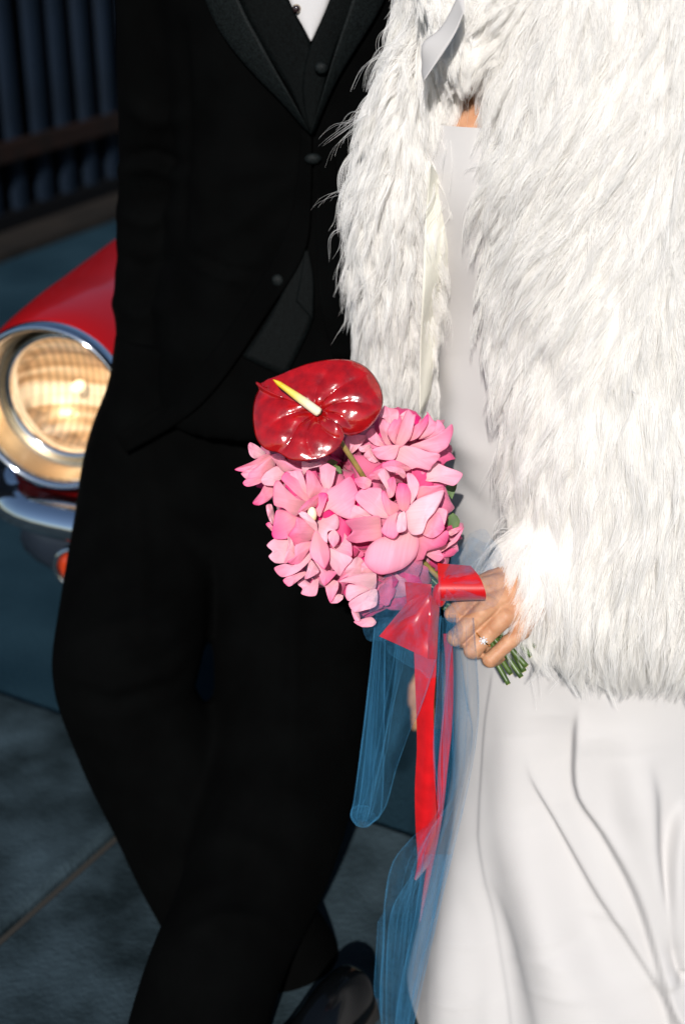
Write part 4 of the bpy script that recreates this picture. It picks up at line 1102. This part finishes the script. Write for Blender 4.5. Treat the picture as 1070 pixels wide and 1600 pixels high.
# ---- the large outer petals, each shaped on its own (outline, attachment point, how far it stands forward)
TR = {'A': (360, 660), 'B': (540, 620), 'C': (400, 800), 'D': (540, 740)}
BIG = [  # rose, region, layer, base, outline
 (0,'A',1,(380,400),[(45,390),(180,330),(300,265),(360,290),(330,370),(200,385),(120,410)]),
 (0,'A',0,(330,420),[(120,410),(200,385),(290,385),(260,440),(150,475),(95,430)]),
 (0,'A',1,(320,470),[(108,505),(140,475),(260,455),(290,470),(240,510),(160,535),(125,528)]),
 (0,'A',2,(450,440),[(260,480),(300,420),(385,370),(430,410),(470,440),(400,490),(380,525),(290,520)]),
 (0,'A',0,(390,540),[(190,670),(250,590),(290,525),(370,530),(360,600),(320,650),(240,690)]),
 (0,'A',-1,(330,300),[(150,200),(170,170),(230,200),(290,260),(210,300),(165,270)]),
 (0,'A',1,(420,430),[(345,280),(420,265),(480,330),(590,380),(595,405),(520,400),(440,410),(390,350)]),
 (0,'A',0,(400,420),[(130,440),(230,370),(345,290),(370,370),(290,430),(250,480),(180,490)]),
 (1,'A',2,(650,690),[(365,545),(400,490),(470,560),(560,640),(632,665),(575,750),(525,780),(450,715),(370,685)]),
 (1,'A',1,(670,670),[(430,475),(470,420),(560,470),(620,560),(655,640),(620,655),(540,590),(480,530)]),
 (1,'A',0,(640,620),[(470,420),(520,410),(590,410),(640,560),(625,605),(560,480)]),
 (1,'A',1,(690,660),[(640,410),(700,430),(760,530),(800,590),(740,600),(660,640),(640,560)]),
 (1,'A',0,(790,600),[(750,320),(870,380),(875,410),(850,520),(800,580),(760,500),(750,420)]),
 (1,'A',-1,(650,430),[(600,330),(660,340),(740,330),(760,360),(690,380),(640,400),(610,440)]),
 (1,'A',3,(780,750),[(990,460),(1030,500),(1060,590),(1035,660),(1030,760),(990,800),(900,770),(830,725),(775,750),(790,680),(810,580),(900,520)]),
 (1,'A',3,(710,730),[(570,740),(640,660),(740,600),(760,620),(740,690),(660,720),(600,750)]),
 (1,'A',2,(730,790),[(740,600),(800,595),(805,640),(770,740),(745,785),(710,740),(735,690)]),
 (1,'A',4,(725,860),[(570,745),(640,760),(715,840),(722,905),(700,900),(640,840),(590,790)]),
 (1,'A',2,(570,800),[(390,740),(470,745),(525,785),(560,795),(550,850),(490,930),(470,965),(380,970),(350,930),(365,840)]),
 (1,'A',0,(390,760),[(300,700),(345,690),(365,770),(355,850),(320,800)]),
 (1,'A',0,(370,890),[(298,850),(330,835),(355,880),(350,910),(320,880)]),
 (1,'A',3,(710,920),[(560,800),(640,840),(700,910),(690,960),(620,1010),(530,1035),(490,950),(540,870)]),
 (1,'A',2,(715,840),[(725,800),(800,755),(880,775),(905,830),(890,890),(820,910),(800,960),(810,1000),(740,960),(720,900)]),
 (1,'C',3,(350,320),[(95,280),(160,225),(260,215),(290,260),(300,380),(240,420),(160,420),(110,370),(140,330)]),
 (1,'C',4,(330,300),[(265,205),(300,240),(330,330),(320,380),(240,425),(255,330),(270,270)]),
 (1,'C',3,(480,240),[(330,280),(460,250),(445,310),(370,420),(300,435),(270,410),(325,370)]),
 (1,'C',2,(470,360),[(160,465),(240,435),(330,440),(440,345),(450,400),(360,490),(280,530),(220,540),(180,510)]),
 (1,'C',1,(440,470),[(230,570),(290,530),(400,500),(415,520),(330,590),(275,620)]),
 (1,'C',5,(490,160),[(495,165),(560,220),(605,300),(610,390),(570,470),(520,430),(460,370),(455,290)]),
 (1,'C',2,(500,400),[(455,400),(520,480),(510,515),(410,560),(430,480)]),
 (5,'C',1,(530,500),[(350,600),(400,565),(470,600),(520,510),(520,600),(500,690),(440,700),(380,680),(390,640)]),
 (5,'C',3,(490,410),[(500,420),(560,475),(660,500),(665,520),(600,590),(570,610),(540,560)]),
 (1,'C',2,(600,300),[(615,310),(700,340),(800,390),(740,470),(700,530),(660,490),(620,430)]),
 (1,'C',1,(640,250),[(640,290),(690,240),(720,160),(790,260),(800,330),(790,370),(690,330)]),
 (1,'C',4,(640,150),[(605,190),(650,150),(690,190),(690,240),(650,290),(610,240)]),
 (5,'C',1,(640,540),[(580,610),(640,570),(685,590),(680,650),(620,750)]),
 (5,'C',0,(700,670),[(620,755),(680,690),(725,700),(720,730),(680,760)]),
 (2,'D',3,(370,375),[(80,190),(150,130),(290,130),(300,210),(330,310),(362,370),(270,360),(200,330),(120,260)]),
 (2,'D',5,(320,450),[(0,400),(130,370),(270,360),(290,440),(290,555),(200,560),(90,575),(10,545),(60,480)]),
 (2,'D',1,(220,380),[(75,265),(210,350),(150,370),(40,375)]),
 (2,'D',4,(390,350),[(300,160),(330,150),(370,220),(440,260),(445,300),(400,340),(350,340),(310,240)]),
 (2,'D',5,(470,330),[(440,90),(500,90),(540,160),(530,260),(500,310),(450,290),(420,180)]),
 (2,'D',4,(390,260),[(350,60),(400,30),(420,100),(400,180),(360,200),(340,130)]),
 (2,'D',4,(540,270),[(510,10),(560,10),(610,90),(590,180),(540,250),(530,150)]),
 (2,'D',6,(500,340),[(510,310),(600,220),(700,180),(810,145),(790,230),(740,320),(680,390),(640,490),(560,500),(520,440)]),
 (2,'D',4,(590,210),[(620,110),(700,105),(800,95),(818,120),(800,150),(690,180),(600,210)]),
 (2,'D',4,(640,420),[(640,490),(690,390),(770,330),(820,440),(800,490),(730,535),(680,525)]),
 (2,'D',2,(730,350),[(720,340),(780,290),(845,315),(820,430),(780,380)]),
 (2,'D',5,(400,330),[(300,470),(360,360),(430,330),(420,400),(440,490),(400,540),(340,520)]),
 (2,'D',5,(470,310),[(440,350),(490,320),(505,400),(500,470),(440,490),(425,440)]),
 (2,'B',3,(460,660),[(310,560),(400,530),(500,570),(540,600),(500,620),(440,590),(360,580),(320,600)]),
 (2,'B',4,(340,690),[(210,640),(300,600),(340,640),(300,690),(200,680)]),
 (2,'B',5,(420,700),[(330,590),(380,580),(470,600),(500,650),(480,680),(430,640),(360,620)]),
 (2,'B',4,(230,730),[(75,690),(150,670),(210,700),(200,750),(150,770),(100,740)]),
 (2,'B',4,(370,780),[(320,600),(360,650),(370,720),(350,780),(310,720),(270,650)]),
 (3,'B',4,(390,360),[(290,160),(320,80),(360,95),(430,110),(440,170),(400,230),(370,235),(320,180)]),
 (3,'B',2,(400,410),[(280,200),(330,185),(370,235),(350,330),(380,400),(330,390),(290,300)]),
 (3,'B',3,(415,410),[(370,235),(440,160),(465,215),(420,340),(410,390),(370,350),(350,290)]),
 (3,'B',5,(435,420),[(520,110),(560,150),(580,160),(555,290),(530,350),(460,415),(415,390),(450,270),(480,180)]),
 (3,'B',1,(470,260),[(450,160),(520,110),(525,160),(470,215)]),
 (3,'B',4,(510,410),[(560,260),(620,210),(680,150),(685,210),(650,280),(600,340),(535,365),(545,310)]),
 (3,'B',3,(560,400),[(680,130),(730,200),(775,240),(740,290),(680,330),(610,350),(660,270),(685,210)]),
 (3,'B',2,(600,400),[(765,195),(825,260),(790,300),(700,340),(640,350),(740,290)]),
 (3,'B',5,(480,415),[(545,410),(640,370),(760,320),(820,280),(880,235),(890,300),(850,410),(800,450),(750,470),(660,440)]),
 (3,'B',4,(450,405),[(225,440),(330,410),(440,405),(440,430),(400,520),(290,520),(240,480)]),
 (3,'B',5,(440,415),[(440,420),(560,420),(680,460),(775,480),(770,520),(720,570),(690,610),(600,590),(540,600),(480,560),(400,525)]),
 (3,'B',3,(640,640),[(735,550),(840,590),(965,640),(940,700),(890,740),(780,710),(690,705),(670,690),(690,620)]),
 (7,'B',1,(330,420),[(170,320),(230,265),(290,360),(320,410),(240,400)]),
 (7,'B',1,(110,490),[(0,390),(20,330),(165,325),(160,360),(100,430),(50,470),(20,440)]),
 (7,'B',1,(230,440),[(110,420),(200,400),(190,450),(130,460)]),
 (7,'B',0,(250,470),[(155,485),(210,430),(280,520),(240,550),(190,530)]),
 (4,'D',6,(430,510),[(165,730),(200,610),(300,540),(440,520),(520,490),(585,510),(600,600),(570,700),(470,790),(320,835),(230,810)]),
 (4,'D',3,(600,520),[(590,505),(680,530),(740,540),(830,480),(855,520),(820,600),(700,640),(660,660),(650,710),(570,720),(600,620)]),
 (6,'D',4,(680,660),[(660,655),(760,615),(800,670),(815,700),(770,735),(700,700)]),
 (6,'D',2,(790,650),[(780,620),(850,590),(960,480),(985,450),(930,560),(850,620),(800,650)]),
 (6,'D',1,(850,510),[(860,480),(950,445),(960,470),(880,520)]),
 (4,'C',3,(900,470),[(700,560),(740,480),(840,400),(890,430),(880,500),(780,530)]),
 (4,'C',5,(1010,570),[(700,580),(800,535),(980,510),(1000,560),(990,640),(940,660),(820,600),(740,590)]),
 (4,'C',4,(970,640),[(770,610),(880,620),(940,650),(860,690),(780,740),(750,700)]),
 (4,'C',3,(1020,680),[(780,760),(880,690),(1000,650),(1000,780),(900,820),(820,830)]),
 (4,'C',1,(980,870),[(820,920),(870,900),(960,880),(1000,920),(970,955),(890,960)]),
 (4,'C',1,(900,800),[(800,780),(850,830),(870,900),(830,910),(800,840)]),
 (4,'D',3,(170,790),[(0,800),(90,700),(150,740),(140,830),(20,860)]),
 (4,'D',2,(170,820),[(130,760),(165,740),(235,820),(140,835)])]
RT0 = [1.500, 1.470, 1.464, 1.494, 1.478, 1.496, 1.506, 1.500]
for k, (ri, rg, lay, bs, out_) in enumerate(BIG):
    r = np.random.default_rng(500 + k)
    og = np.array(TR[rg], float)
    P = og + np.array(out_, float) / 5.35; b = og + np.array(bs, float) / 5.35
    n = len(P)
    cl = cr(np.vstack([P[-1], P, P[0], P[1]]), 8 * (n + 2) + 1)[8:8 * (n + 1)]          # closed smooth outline
    cl = .80 * cl + .20 * np.array([P[i // 8] * (1 - (i % 8) / 8) + P[(i // 8 + 1) % n] * ((i % 8) / 8) for i in range(8 * n)])
    c = cl.mean(0); cl = c + (cl - c) * 1.05; ax_ = c - b; ln = max(np.linalg.norm(ax_), 4); ax_ = ax_ / ln; sd = np.array([-ax_[1], ax_[0]])
    qv = (cl - b) @ ax_; q0, q1 = qv.min(), qv.max(); size = math.sqrt(max(1, np.ptp(cl[:, 0]) * np.ptp(cl[:, 1]))) / 30.0
    bul = r.uniform(.0004, .0020) * size * (1 if r.random() < .6 else -1.0); drop = r.uniform(.010, .020) * min(1.3, size); tw = r.uniform(-.0085, .0085) * size; fo = r.uniform(-.0026, .0036) * size
    wav = r.uniform(.0004, .0012); a = r.uniform(0, 6.28, 3); pale = r.uniform(.50, 1.05); r_c = r.uniform(-.0010, .0016); bnd = r.uniform(.0, .0042) * size
    V, Gq = [], []
    SS = (.0, .3, .55, .75, .88, .96, 1.0)
    for s in SS:
        for i, p in enumerate(cl):
            z2 = c + (p - c) * s; q = np.clip(((z2 - b) @ ax_ - q0) / (q1 - q0), 0, 1); w_ = (z2 - c) @ sd / (15 * size)
            t = RT0[ri] - .0036 * lay + drop * (1 - q) ** 1.4 + bnd * (q - .45) ** 2 * 4 - bul * (1 - s * s) + tw * w_ + fo * min(1.5, abs(w_)) + r_c * s ** 8 * size
            t += wav * s * s * math.sin(2 * math.pi * i / len(cl) * 5 + a[0]) + .5 * wav * math.sin(7 * q + a[1] + 2 * w_)
            V.append(att(z2[0], z2[1], t)); e = s ** 4.5  # tip blush is pigment; deepened rim also paints edge shadow and shading
            Gq.append((min(1, max(.28 + .66 * pale * q ** 1.3, e * 1.0 * (.5 + .5 * q))), .5 + .4 * np.clip(w_, -1.2, 1.2)))
    o = ppart("petal", (V, [tuple(reversed(f_)) for f_ in grid_faces(len(SS), len(cl), True)]), M['petal'], rose_objs[ri])
    ca = o.data.color_attributes.new("grow", 'FLOAT_COLOR', 'POINT')
    ca.data.foreach_set("color", np.array([[x, y, 0, 1] for x, y in Gq], np.float32).ravel())
# pale yellow heart of the open rose
v, f = ellipsoid(att(487.5, 804, 1.468), (.005, .005, .0085)); hrt = ppart("stamens", (v, f), M['spadix'], rose_objs[1])
ca = hrt.data.color_attributes.new("grow", 'FLOAT_COLOR', 'POINT'); nvv = len(hrt.data.vertices)
gg = np.clip((.55 - .5 * (np.array(v)[:, 2] - np.array(v)[:, 2].min()) / .017), 0, 1); ca.data.foreach_set("color", np.c_[gg, gg, gg, np.ones(nvv)].astype(np.float32).ravel())
# stems gathered in the fist, cut ends below it
EXITS = [(772, 1030, 1.562), (788, 1020, 1.565), (796, 1012, 1.568), (790, 1022, 1.575), (808, 1002, 1.570), (799, 1014, 1.580), (815, 995, 1.575), (780, 1026, 1.578)]
ENDS = [(794, 1069, 1.556), (814, 1058, 1.560), (822, 1041, 1.566), (807, 1047, 1.575), (829, 1025, 1.570), (818, 1049, 1.578), (835, 1011, 1.575), (798, 1053, 1.578)]
ga, gb_ = norm(np.cross(norm(att(800, 1050, 1.57) - G), CT)), CF
for k, (p0, ax) in enumerate(stems):
    g1 = G + ga * (((k % 4) - 1.5) * .0062) + gb_ * ((k // 4) * .0068 - .002)
    e = att(*ENDS[k])
    path = np.vstack([cr([p0, p0 - ax * .03, p0 * .35 + g1 * .65 + CF * .01, g1 * .6 + att(*EXITS[k]) * .4, att(*EXITS[k])], 20), np.linspace(att(*EXITS[k]), e, 7)[1:]])
    r_ = .0027 + .0006 * ((k * 7) % 3) / 2
    st = ppart("stem", tube(path, r_ * (1 + .06 * np.sin(np.linspace(0, 9, 26) + k)), 9), M['stem'], bouquet)
    dvec = norm(path[-1] - path[-2])
    ppart("cut_end", tube([path[-1] + dvec * .0002, path[-1] + dvec * .0006], [r_ * .9, r_ * .85], 9), M['stem_cut'], st)

# anthurium
Z3 = lambda x, y: np.array([340 + x / 2.432, 520 + y / 2.432])
B2 = Z3(384, 303)
outl = [(476, 372), (500, 388), (545, 376), (588, 342), (618, 295), (626, 250), (615, 200), (592, 158), (560, 125), (515, 103), (462, 96), (405, 100), (345, 112), (285, 133), (225, 158), (185, 172), (160, 186), (141, 180),
        (153, 206), (138, 245), (132, 300), (136, 352), (152, 408), (185, 442), (222, 452), (246, 464), (280, 483), (330, 488), (385, 480), (430, 462), (462, 432), (477, 400), (472, 366)]
outl = cr([Z3(*q) for q in outl], 150)
AT = 1.445
KP = AT / FPX
NS = 34
V = []
for i in range(NS):
    s = .02 + .98 * i / (NS - 1)
    for j, q in enumerate(outl):
        th_ = j / (len(outl) - 1)
        bend = .10 * math.sin(math.pi * s) * s                      # veins sweep back as they leave the base
        rel = (q - B2)
        ca, sa = math.cos(bend * (1 if th_ < .5 else -1)), math.sin(bend * (1 if th_ < .5 else -1))
        rel = np.array([rel[0] * ca - rel[1] * sa, rel[0] * sa + rel[1] * ca]) * s
        x, y = rel[0] * KP, -rel[1] * KP
        side_ = 1 if th_ < .52 else -1
        wv_ = th_ * 22 + side_ * 2.2 * (s - .5)                       # veins curve along the lobes
        vein = abs(math.sin(wv_ * math.pi / 2))
        env = math.sin(math.pi * min(1, .06 + s * .94)) ** .7
        h = .004 * s * (1 - s) * 4 + .0034 * (vein ** .45 - .75) * env
        q3 = np.array([rel[0] * .02, rel[1] * .02, 0.0])
        h += .0013 * float(vnoise(q3, 2.6, 31)) * env + .0010 * float(vnoise(q3, 6.0, 32)) * env
        h += -.011 * s ** 4 * (.55 + .45 * math.sin(th_ * 13))              # edges roll back unevenly
        h += .010 * (th_ ** 10) * s - .008 * ((1 - th_) ** 10) * s          # lower lobe overlaps the upper one
        h -= .006 * math.exp(-(s / .16) ** 2)                               # dimple where the spadix grows
        V.append(CAMP + ray(*B2) * AT + CR * x + CU * y + CT * (h - .30 * y + .12 * x))
tip_i = None
anth = ppart("anthurium", (V, [tuple(q) for q in grid_faces(NS, len(outl))]), M['spathe'], bouquet)
smd = anth.modifiers.new("thickness", 'SOLIDIFY'); smd.thickness = .0012; smd.offset = -1
Bp = CAMP + ray(*B2) * AT
sp0 = Bp + CT * .004; sp1 = CAMP + ray(427, 593) * (AT - .022)
path = cr([sp0, sp0 * .5 + sp1 * .5 + CT * .003, sp1], 24); rad = np.r_[np.linspace(.0049, .0046, 8), np.linspace(.0045, .0026, 13), .0020, .0012, .0003]
v, f = tube(path, rad, 14)
spx = ppart("spadix", (v, f), M['spadix'], anth)
at_ = spx.data.color_attributes.new("grow", 'FLOAT_COLOR', 'POINT')
gvals = np.repeat(np.linspace(0, 1, 24), 14); at_.data.foreach_set("color", np.c_[gvals, gvals, gvals, np.ones_like(gvals)].astype(np.float32).ravel())
v, f = tube(cr([Bp + CF * .004, att(520, 672, 1.456), att(540, 702, 1.462), att(566, 742, 1.475), att(620, 830, 1.53), G], 30), .0029, 9)
ppart("anthurium_stem", (v, f), M['anth_stem'], bouquet)
# a few rose leaves tucked between the flowers
for (a, b, t, dx, dy) in [(534, 740, 1.500, -18, -14), (528, 722, 1.50, -24, 6), (552, 842, 1.512, 14, 8), (700, 740, 1.535, 6, 40), (706, 800, 1.54, 4, 36)]:
    A, Bq = att(a, b, t), att(a + dx, b + dy, t + .004); dr = Bq - A; s_ = norm(np.cross(dr, CT)) * np.linalg.norm(dr) * .28
    ws = [0, .7, 1, .8, .4, 0]; V = []
    for k, w_ in enumerate(ws):
        c = A + dr * k / 5; V += [c - s_ * w_ + CT * .002 * w_, c, c + s_ * w_ + CT * .002 * w_]
    ppart("leaf", (V, grid_faces(6, 3)), M['leaf'], bouquet)

# ---- red satin ribbon: knot, two loops, two tails
def path_strip(path, side, m=9, thick=.0006, cup=0.0):
    """ribbon swept along a path; side(i) gives half-width vectors"""
    P = np.asarray(path, float); n = len(P); V = []
    for i in range(n):
        for j in range(m):
            t = 2 * j / (m - 1) - 1
            V.append(P[i] + side[i] * t)
    V = np.array(V); F = grid_faces(n, m)
    return V, F
RT = 1.502
c0 = [att(683, 880, RT + .004), att(684, 900, RT - .012), att(685, 918, RT - .018), att(687, 932, RT - .015), att(688, 939, RT - .004), att(689, 936, RT + .008), att(688, 920, RT + .014), att(686, 900, RT + .012)]
c1 = [att(735, 884, RT + .006), att(748, 900, RT - .010), att(756, 918, RT - .016), att(759, 930, RT - .013), att(758, 937, RT - .003), att(757, 934, RT + .009), att(752, 918, RT + .016), att(745, 900, RT + .014)]
A_, B_ = cr(c0, 30), cr(c1, 30)
V = np.array([A_[i] * (1 - t) + B_[i] * t for i in range(30) for t in np.linspace(0, 1, 9)])
rib = ppart("ribbon", (V, grid_faces(30, 9)), M['ribbon'], bouquet)
def patch(corners, bul, n=18, m=14, seed=0, wav=.0015):
    """ribbon facet from four (px, py, t) corners, gently bowed"""
    c = [att(*q) for q in corners]; V = []
    for i in range(n):
        for j in range(m):
            s, t = i / (n - 1), j / (m - 1)
            p = (c[0] * (1 - t) + c[1] * t) * (1 - s) + (c[3] * (1 - t) + c[2] * t) * s
            V.append(p + CT * (bul * math.sin(math.pi * s) * math.sin(math.pi * t) + wav * math.sin(7 * s + 4 * t + seed)))
    return np.array(V), grid_faces(n, m)
T0 = 1.494
ppart("bow_loop", patch([(632, 909, T0 + .012), (674, 913, T0), (672, 962, T0 - .010), (636, 946, T0 - .002)], .006), M['ribbon'], bouquet)
ppart("bow_loop", patch([(637, 940, T0 - .002), (670, 925, T0 - .010), (668, 1029, T0 - .006), (592, 994, T0 + .016)], .012, 22, 18, 2), M['ribbon'], bouquet)
ppart("bow_loop", patch([(669, 922, T0 - .009), (686, 950, T0 + .010), (682, 1030, T0 + .010), (668, 1029, T0 - .005)], .004, 20, 10, 4), M['ribbon'], bouquet)
ppart("bow_loop", patch([(596, 990, T0 + .020), (640, 940, T0 + .022), (684, 950, T0 + .018), (668, 1024, T0 + .012)], -.004, 12, 12, 4), M['ribbon'], bouquet)
YT = 1.335
ppart("ribbon_tail", sheet([(646, 1000), (648, 1060), (650, 1110), (651, 1170), (648, 1230), (649, 1290), (652, 1345), (647, 1374)], [(682, 1000), (681, 1050), (677, 1110), (679, 1180), (681, 1250), (682, 1290), (672, 1345), (650, 1376)],
                           lambda s, t: YT + .006 * math.sin(5 * s + 2.4 * t) - .004 * math.sin(math.pi * t), 50, 12), M['ribbon'], bouquet)
ppart("ribbon_tail", sheet([(692, 990), (696, 1060), (690, 1130), (684, 1200), (680, 1280), (664, 1370), (655, 1440)], [(706, 990), (708, 1060), (706, 1130), (699, 1200), (690, 1280), (672, 1370), (656, 1442)],
                           lambda s, t: YT + .022 + .005 * math.sin(6 * s + 2 * t), 46, 8), M['ribbon'], bouquet)
v, f = ellipsoid(att(686, 930, 1.505), (.008, .008, .014)); ppart("knot", (v, f), M['ribbon'], bouquet)

# ---- blue tulle: tails and puffs of thin net, several layers
def tul(L, Rr, Yf, n=50, m=22):
    """a length of net with its edges folded under (the doubled hem reads as a lighter line)"""
    L, Rr = cr(L, n), cr(Rr, n); w = np.maximum(np.linalg.norm(Rr - L, axis=1, keepdims=True), 1)
    e = (Rr - L) / w * np.minimum(2.6, w * .1)
    parts = [sheet(L, Rr, Yf, n, m)]
    for d_ in (.0012, .0024):
        parts += [sheet(L, L + e, lambda s, t, d_=d_: Yf(s, 0) + d_, n, 3), sheet(Rr - e, Rr, lambda s, t, d_=d_: Yf(s, 1) + d_, n, 3)]
    rr = np.random.default_rng(int(L[0, 0] * 7 + Rr[0, 0] * 13 + n))
    for k in range(5):                                                   # pleats: narrow doubled strips running lengthwise
        a0_, a1_ = np.sort(rr.uniform(.06, .94, 2)); a0_, a1_ = (a0_, a1_) if rr.random() < .5 else (a1_, a0_)
        ts = np.linspace(a0_, a0_ * .5 + a1_ * .5, n)[:, None] + .02 * np.sin(np.linspace(0, 6, n) + k)[:, None]
        wd = (.015 + .05 * rr.random()) * (.5 + .5 * np.sin(np.linspace(0, 3.1, n) + rr.uniform(-.5, .5)))[:, None]
        parts.append(sheet(L + (Rr - L) * np.clip(ts, 0, 1), L + (Rr - L) * np.clip(ts + wd, 0, 1), lambda s, t, k=k, q=a0_: Yf(s, q) - .0012 * (k + 1), n, 3))
    return ppart("tulle", join(parts), M['tulle'], bouquet)
tul([(586, 965), (579, 1040), (570, 1120), (560, 1200), (553, 1250), (547, 1275), (556, 1290)], [(690, 962), (681, 1032), (655, 1113), (643, 1136), (620, 1200), (602, 1262), (576, 1291)], lambda s, t: 1.318 + .008 * math.sin(5 * t + 3 * s))
tul([(585, 970), (578, 1040), (569, 1120), (559, 1200), (552, 1250), (548, 1274), (558, 1289)], [(602, 975), (602, 1050), (601, 1120), (600, 1200), (598, 1250), (593, 1277), (574, 1290)], lambda s, t: 1.328 + .006 * math.sin(4 * t + 5 * s))
tul([(588, 985), (583, 1060), (576, 1130), (567, 1210), (559, 1262), (556, 1280)], [(596, 985), (592, 1060), (589, 1130), (584, 1210), (579, 1262), (572, 1284)], lambda s, t: 1.334 + .006 * math.sin(4 * t + 5 * s))
tul([(547, 1272), (550, 1262), (560, 1258), (575, 1259)], [(552, 1285), (560, 1292), (575, 1292), (590, 1278)], lambda s, t: 1.324 + .006 * t, 12, 8)
tul([(686, 965), (681, 1090), (677, 1180), (684, 1265), (640, 1312), (612, 1350), (600, 1410), (597, 1480), (593, 1560), (598, 1650)], [(740, 965), (748, 1085), (745, 1150), (731, 1230), (713, 1310), (695, 1385), (678, 1460), (662, 1530), (636, 1650)], lambda s, t: 1.322 - .03 * s + .010 * math.sin(6 * t + 4 * s), 80, 26)
tul([(690, 965), (690, 1090), (692, 1180), (690, 1265), (670, 1330), (640, 1372), (612, 1420), (604, 1480), (602, 1560), (604, 1650)], [(712, 965), (728, 1085), (738, 1150), (722, 1230), (704, 1310), (688, 1385), (672, 1460), (652, 1530), (628, 1650)], lambda s, t: 1.336 - .03 * s + .008 * math.sin(5 * t + 6 * s), 80, 20)
tul([(700, 960), (690, 1040), (678, 1130), (677, 1200), (686, 1275)], [(712, 960), (702, 1040), (692, 1130), (688, 1200), (692, 1275)], lambda s, t: 1.316 + .004 * math.sin(5 * t), 40, 8)
tul([(660, 1335), (652, 1400), (640, 1470), (625, 1540), (610, 1650)], [(704, 1335), (686, 1400), (672, 1470), (655, 1540), (634, 1650)], lambda s, t: 1.298 + .004 * math.sin(5 * t + 5 * s), 40, 12)
tul([(590, 1440), (587, 1490), (584, 1545), (588, 1565)], [(602, 1420), (600, 1490), (598, 1560), (597, 1600)], lambda s, t: 1.34 + .004 * t, 20, 6)
def puff(corners, bul, seed, n=26, m=22, wr=.006):
    c = [att(*q) for q in corners]; r = np.random.default_rng(seed); a = r.uniform(0, 6.28, 6); V = []
    for i in range(n):
        for j in range(m):
            s, t = i / (n - 1), j / (m - 1)
            p = (c[0] * (1 - t) + c[1] * t) * (1 - s) + (c[3] * (1 - t) + c[2] * t) * s
            e = math.sin(math.pi * s) ** .6 * math.sin(math.pi * t) ** .6
            w_ = math.sin(5 * s + 9 * t + a[0]) + .6 * math.sin(11 * s - 6 * t + a[1]) + .4 * math.sin(17 * t + 4 * s + a[2])
            V.append(p + CT * (bul * e + wr * w_ * (.3 + .7 * e)) + CR * .003 * math.sin(9 * s + a[3]) + CU * .004 * math.sin(8 * t + a[4] + 3 * s))
    return ppart("tulle", (np.array(V), grid_faces(n, m)), M['tulle'], bouquet)
def fan(knot, rim, pleats, bul, seed, n=30, m=70, depth=.005):
    """net gathered at the knot and spreading in pleats to its free edge"""
    r = np.random.default_rng(seed); K = att(*knot); E_ = cr([att(*q) for q in rim], m); a = r.uniform(0, 6.28, 4); V = []
    for i in range(n):
        s = i / (n - 1)
        for j in range(m):
            t = j / (m - 1)
            pl = math.sin(pleats * 2 * math.pi * t + a[0] + .8 * math.sin(3 * s + a[1])) + .5 * math.sin(pleats * 4.7 * t * 2 + a[2])
            V.append(K + (E_[j] - K) * s + CT * (bul * math.sin(math.pi * s ** .8) + depth * s ** .6 * pl) + (CR * .002 + CU * .002) * pl * s * math.sin(5 * s + a[3]))
    return ppart("tulle", (np.array(V), grid_faces(n, m)), M['tulle'], bouquet)
fan((688, 900, 1.488), [(640, 876, 1.490), (604, 896, 1.480), (572, 930, 1.478), (556, 968, 1.488), (584, 1000, 1.480), (612, 1020, 1.456), (650, 1050, 1.452), (690, 1056, 1.462)], 5, .012, 1)
fan((686, 905, 1.486), [(660, 878, 1.480), (622, 892, 1.474), (590, 925, 1.470), (580, 960, 1.474), (612, 975, 1.462), (648, 960, 1.460)], 4, .016, 2)
fan((690, 912, 1.492), [(700, 878, 1.505), (722, 848, 1.515), (742, 828, 1.520), (770, 840, 1.520), (786, 880, 1.512), (788, 920, 1.506), (768, 950, 1.500), (735, 958, 1.496), (700, 962, 1.492)], 6, .010, 4)
fan((690, 900, 1.494), [(712, 862, 1.510), (738, 840, 1.514), (766, 858, 1.512), (772, 890, 1.506)], 4, .010, 5)
fan((690, 930, 1.490), [(694, 960, 1.490), (704, 990, 1.502), (716, 1012, 1.512), (722, 985, 1.512), (716, 960, 1.505)], 2, .003, 8, 16, 24, .002)
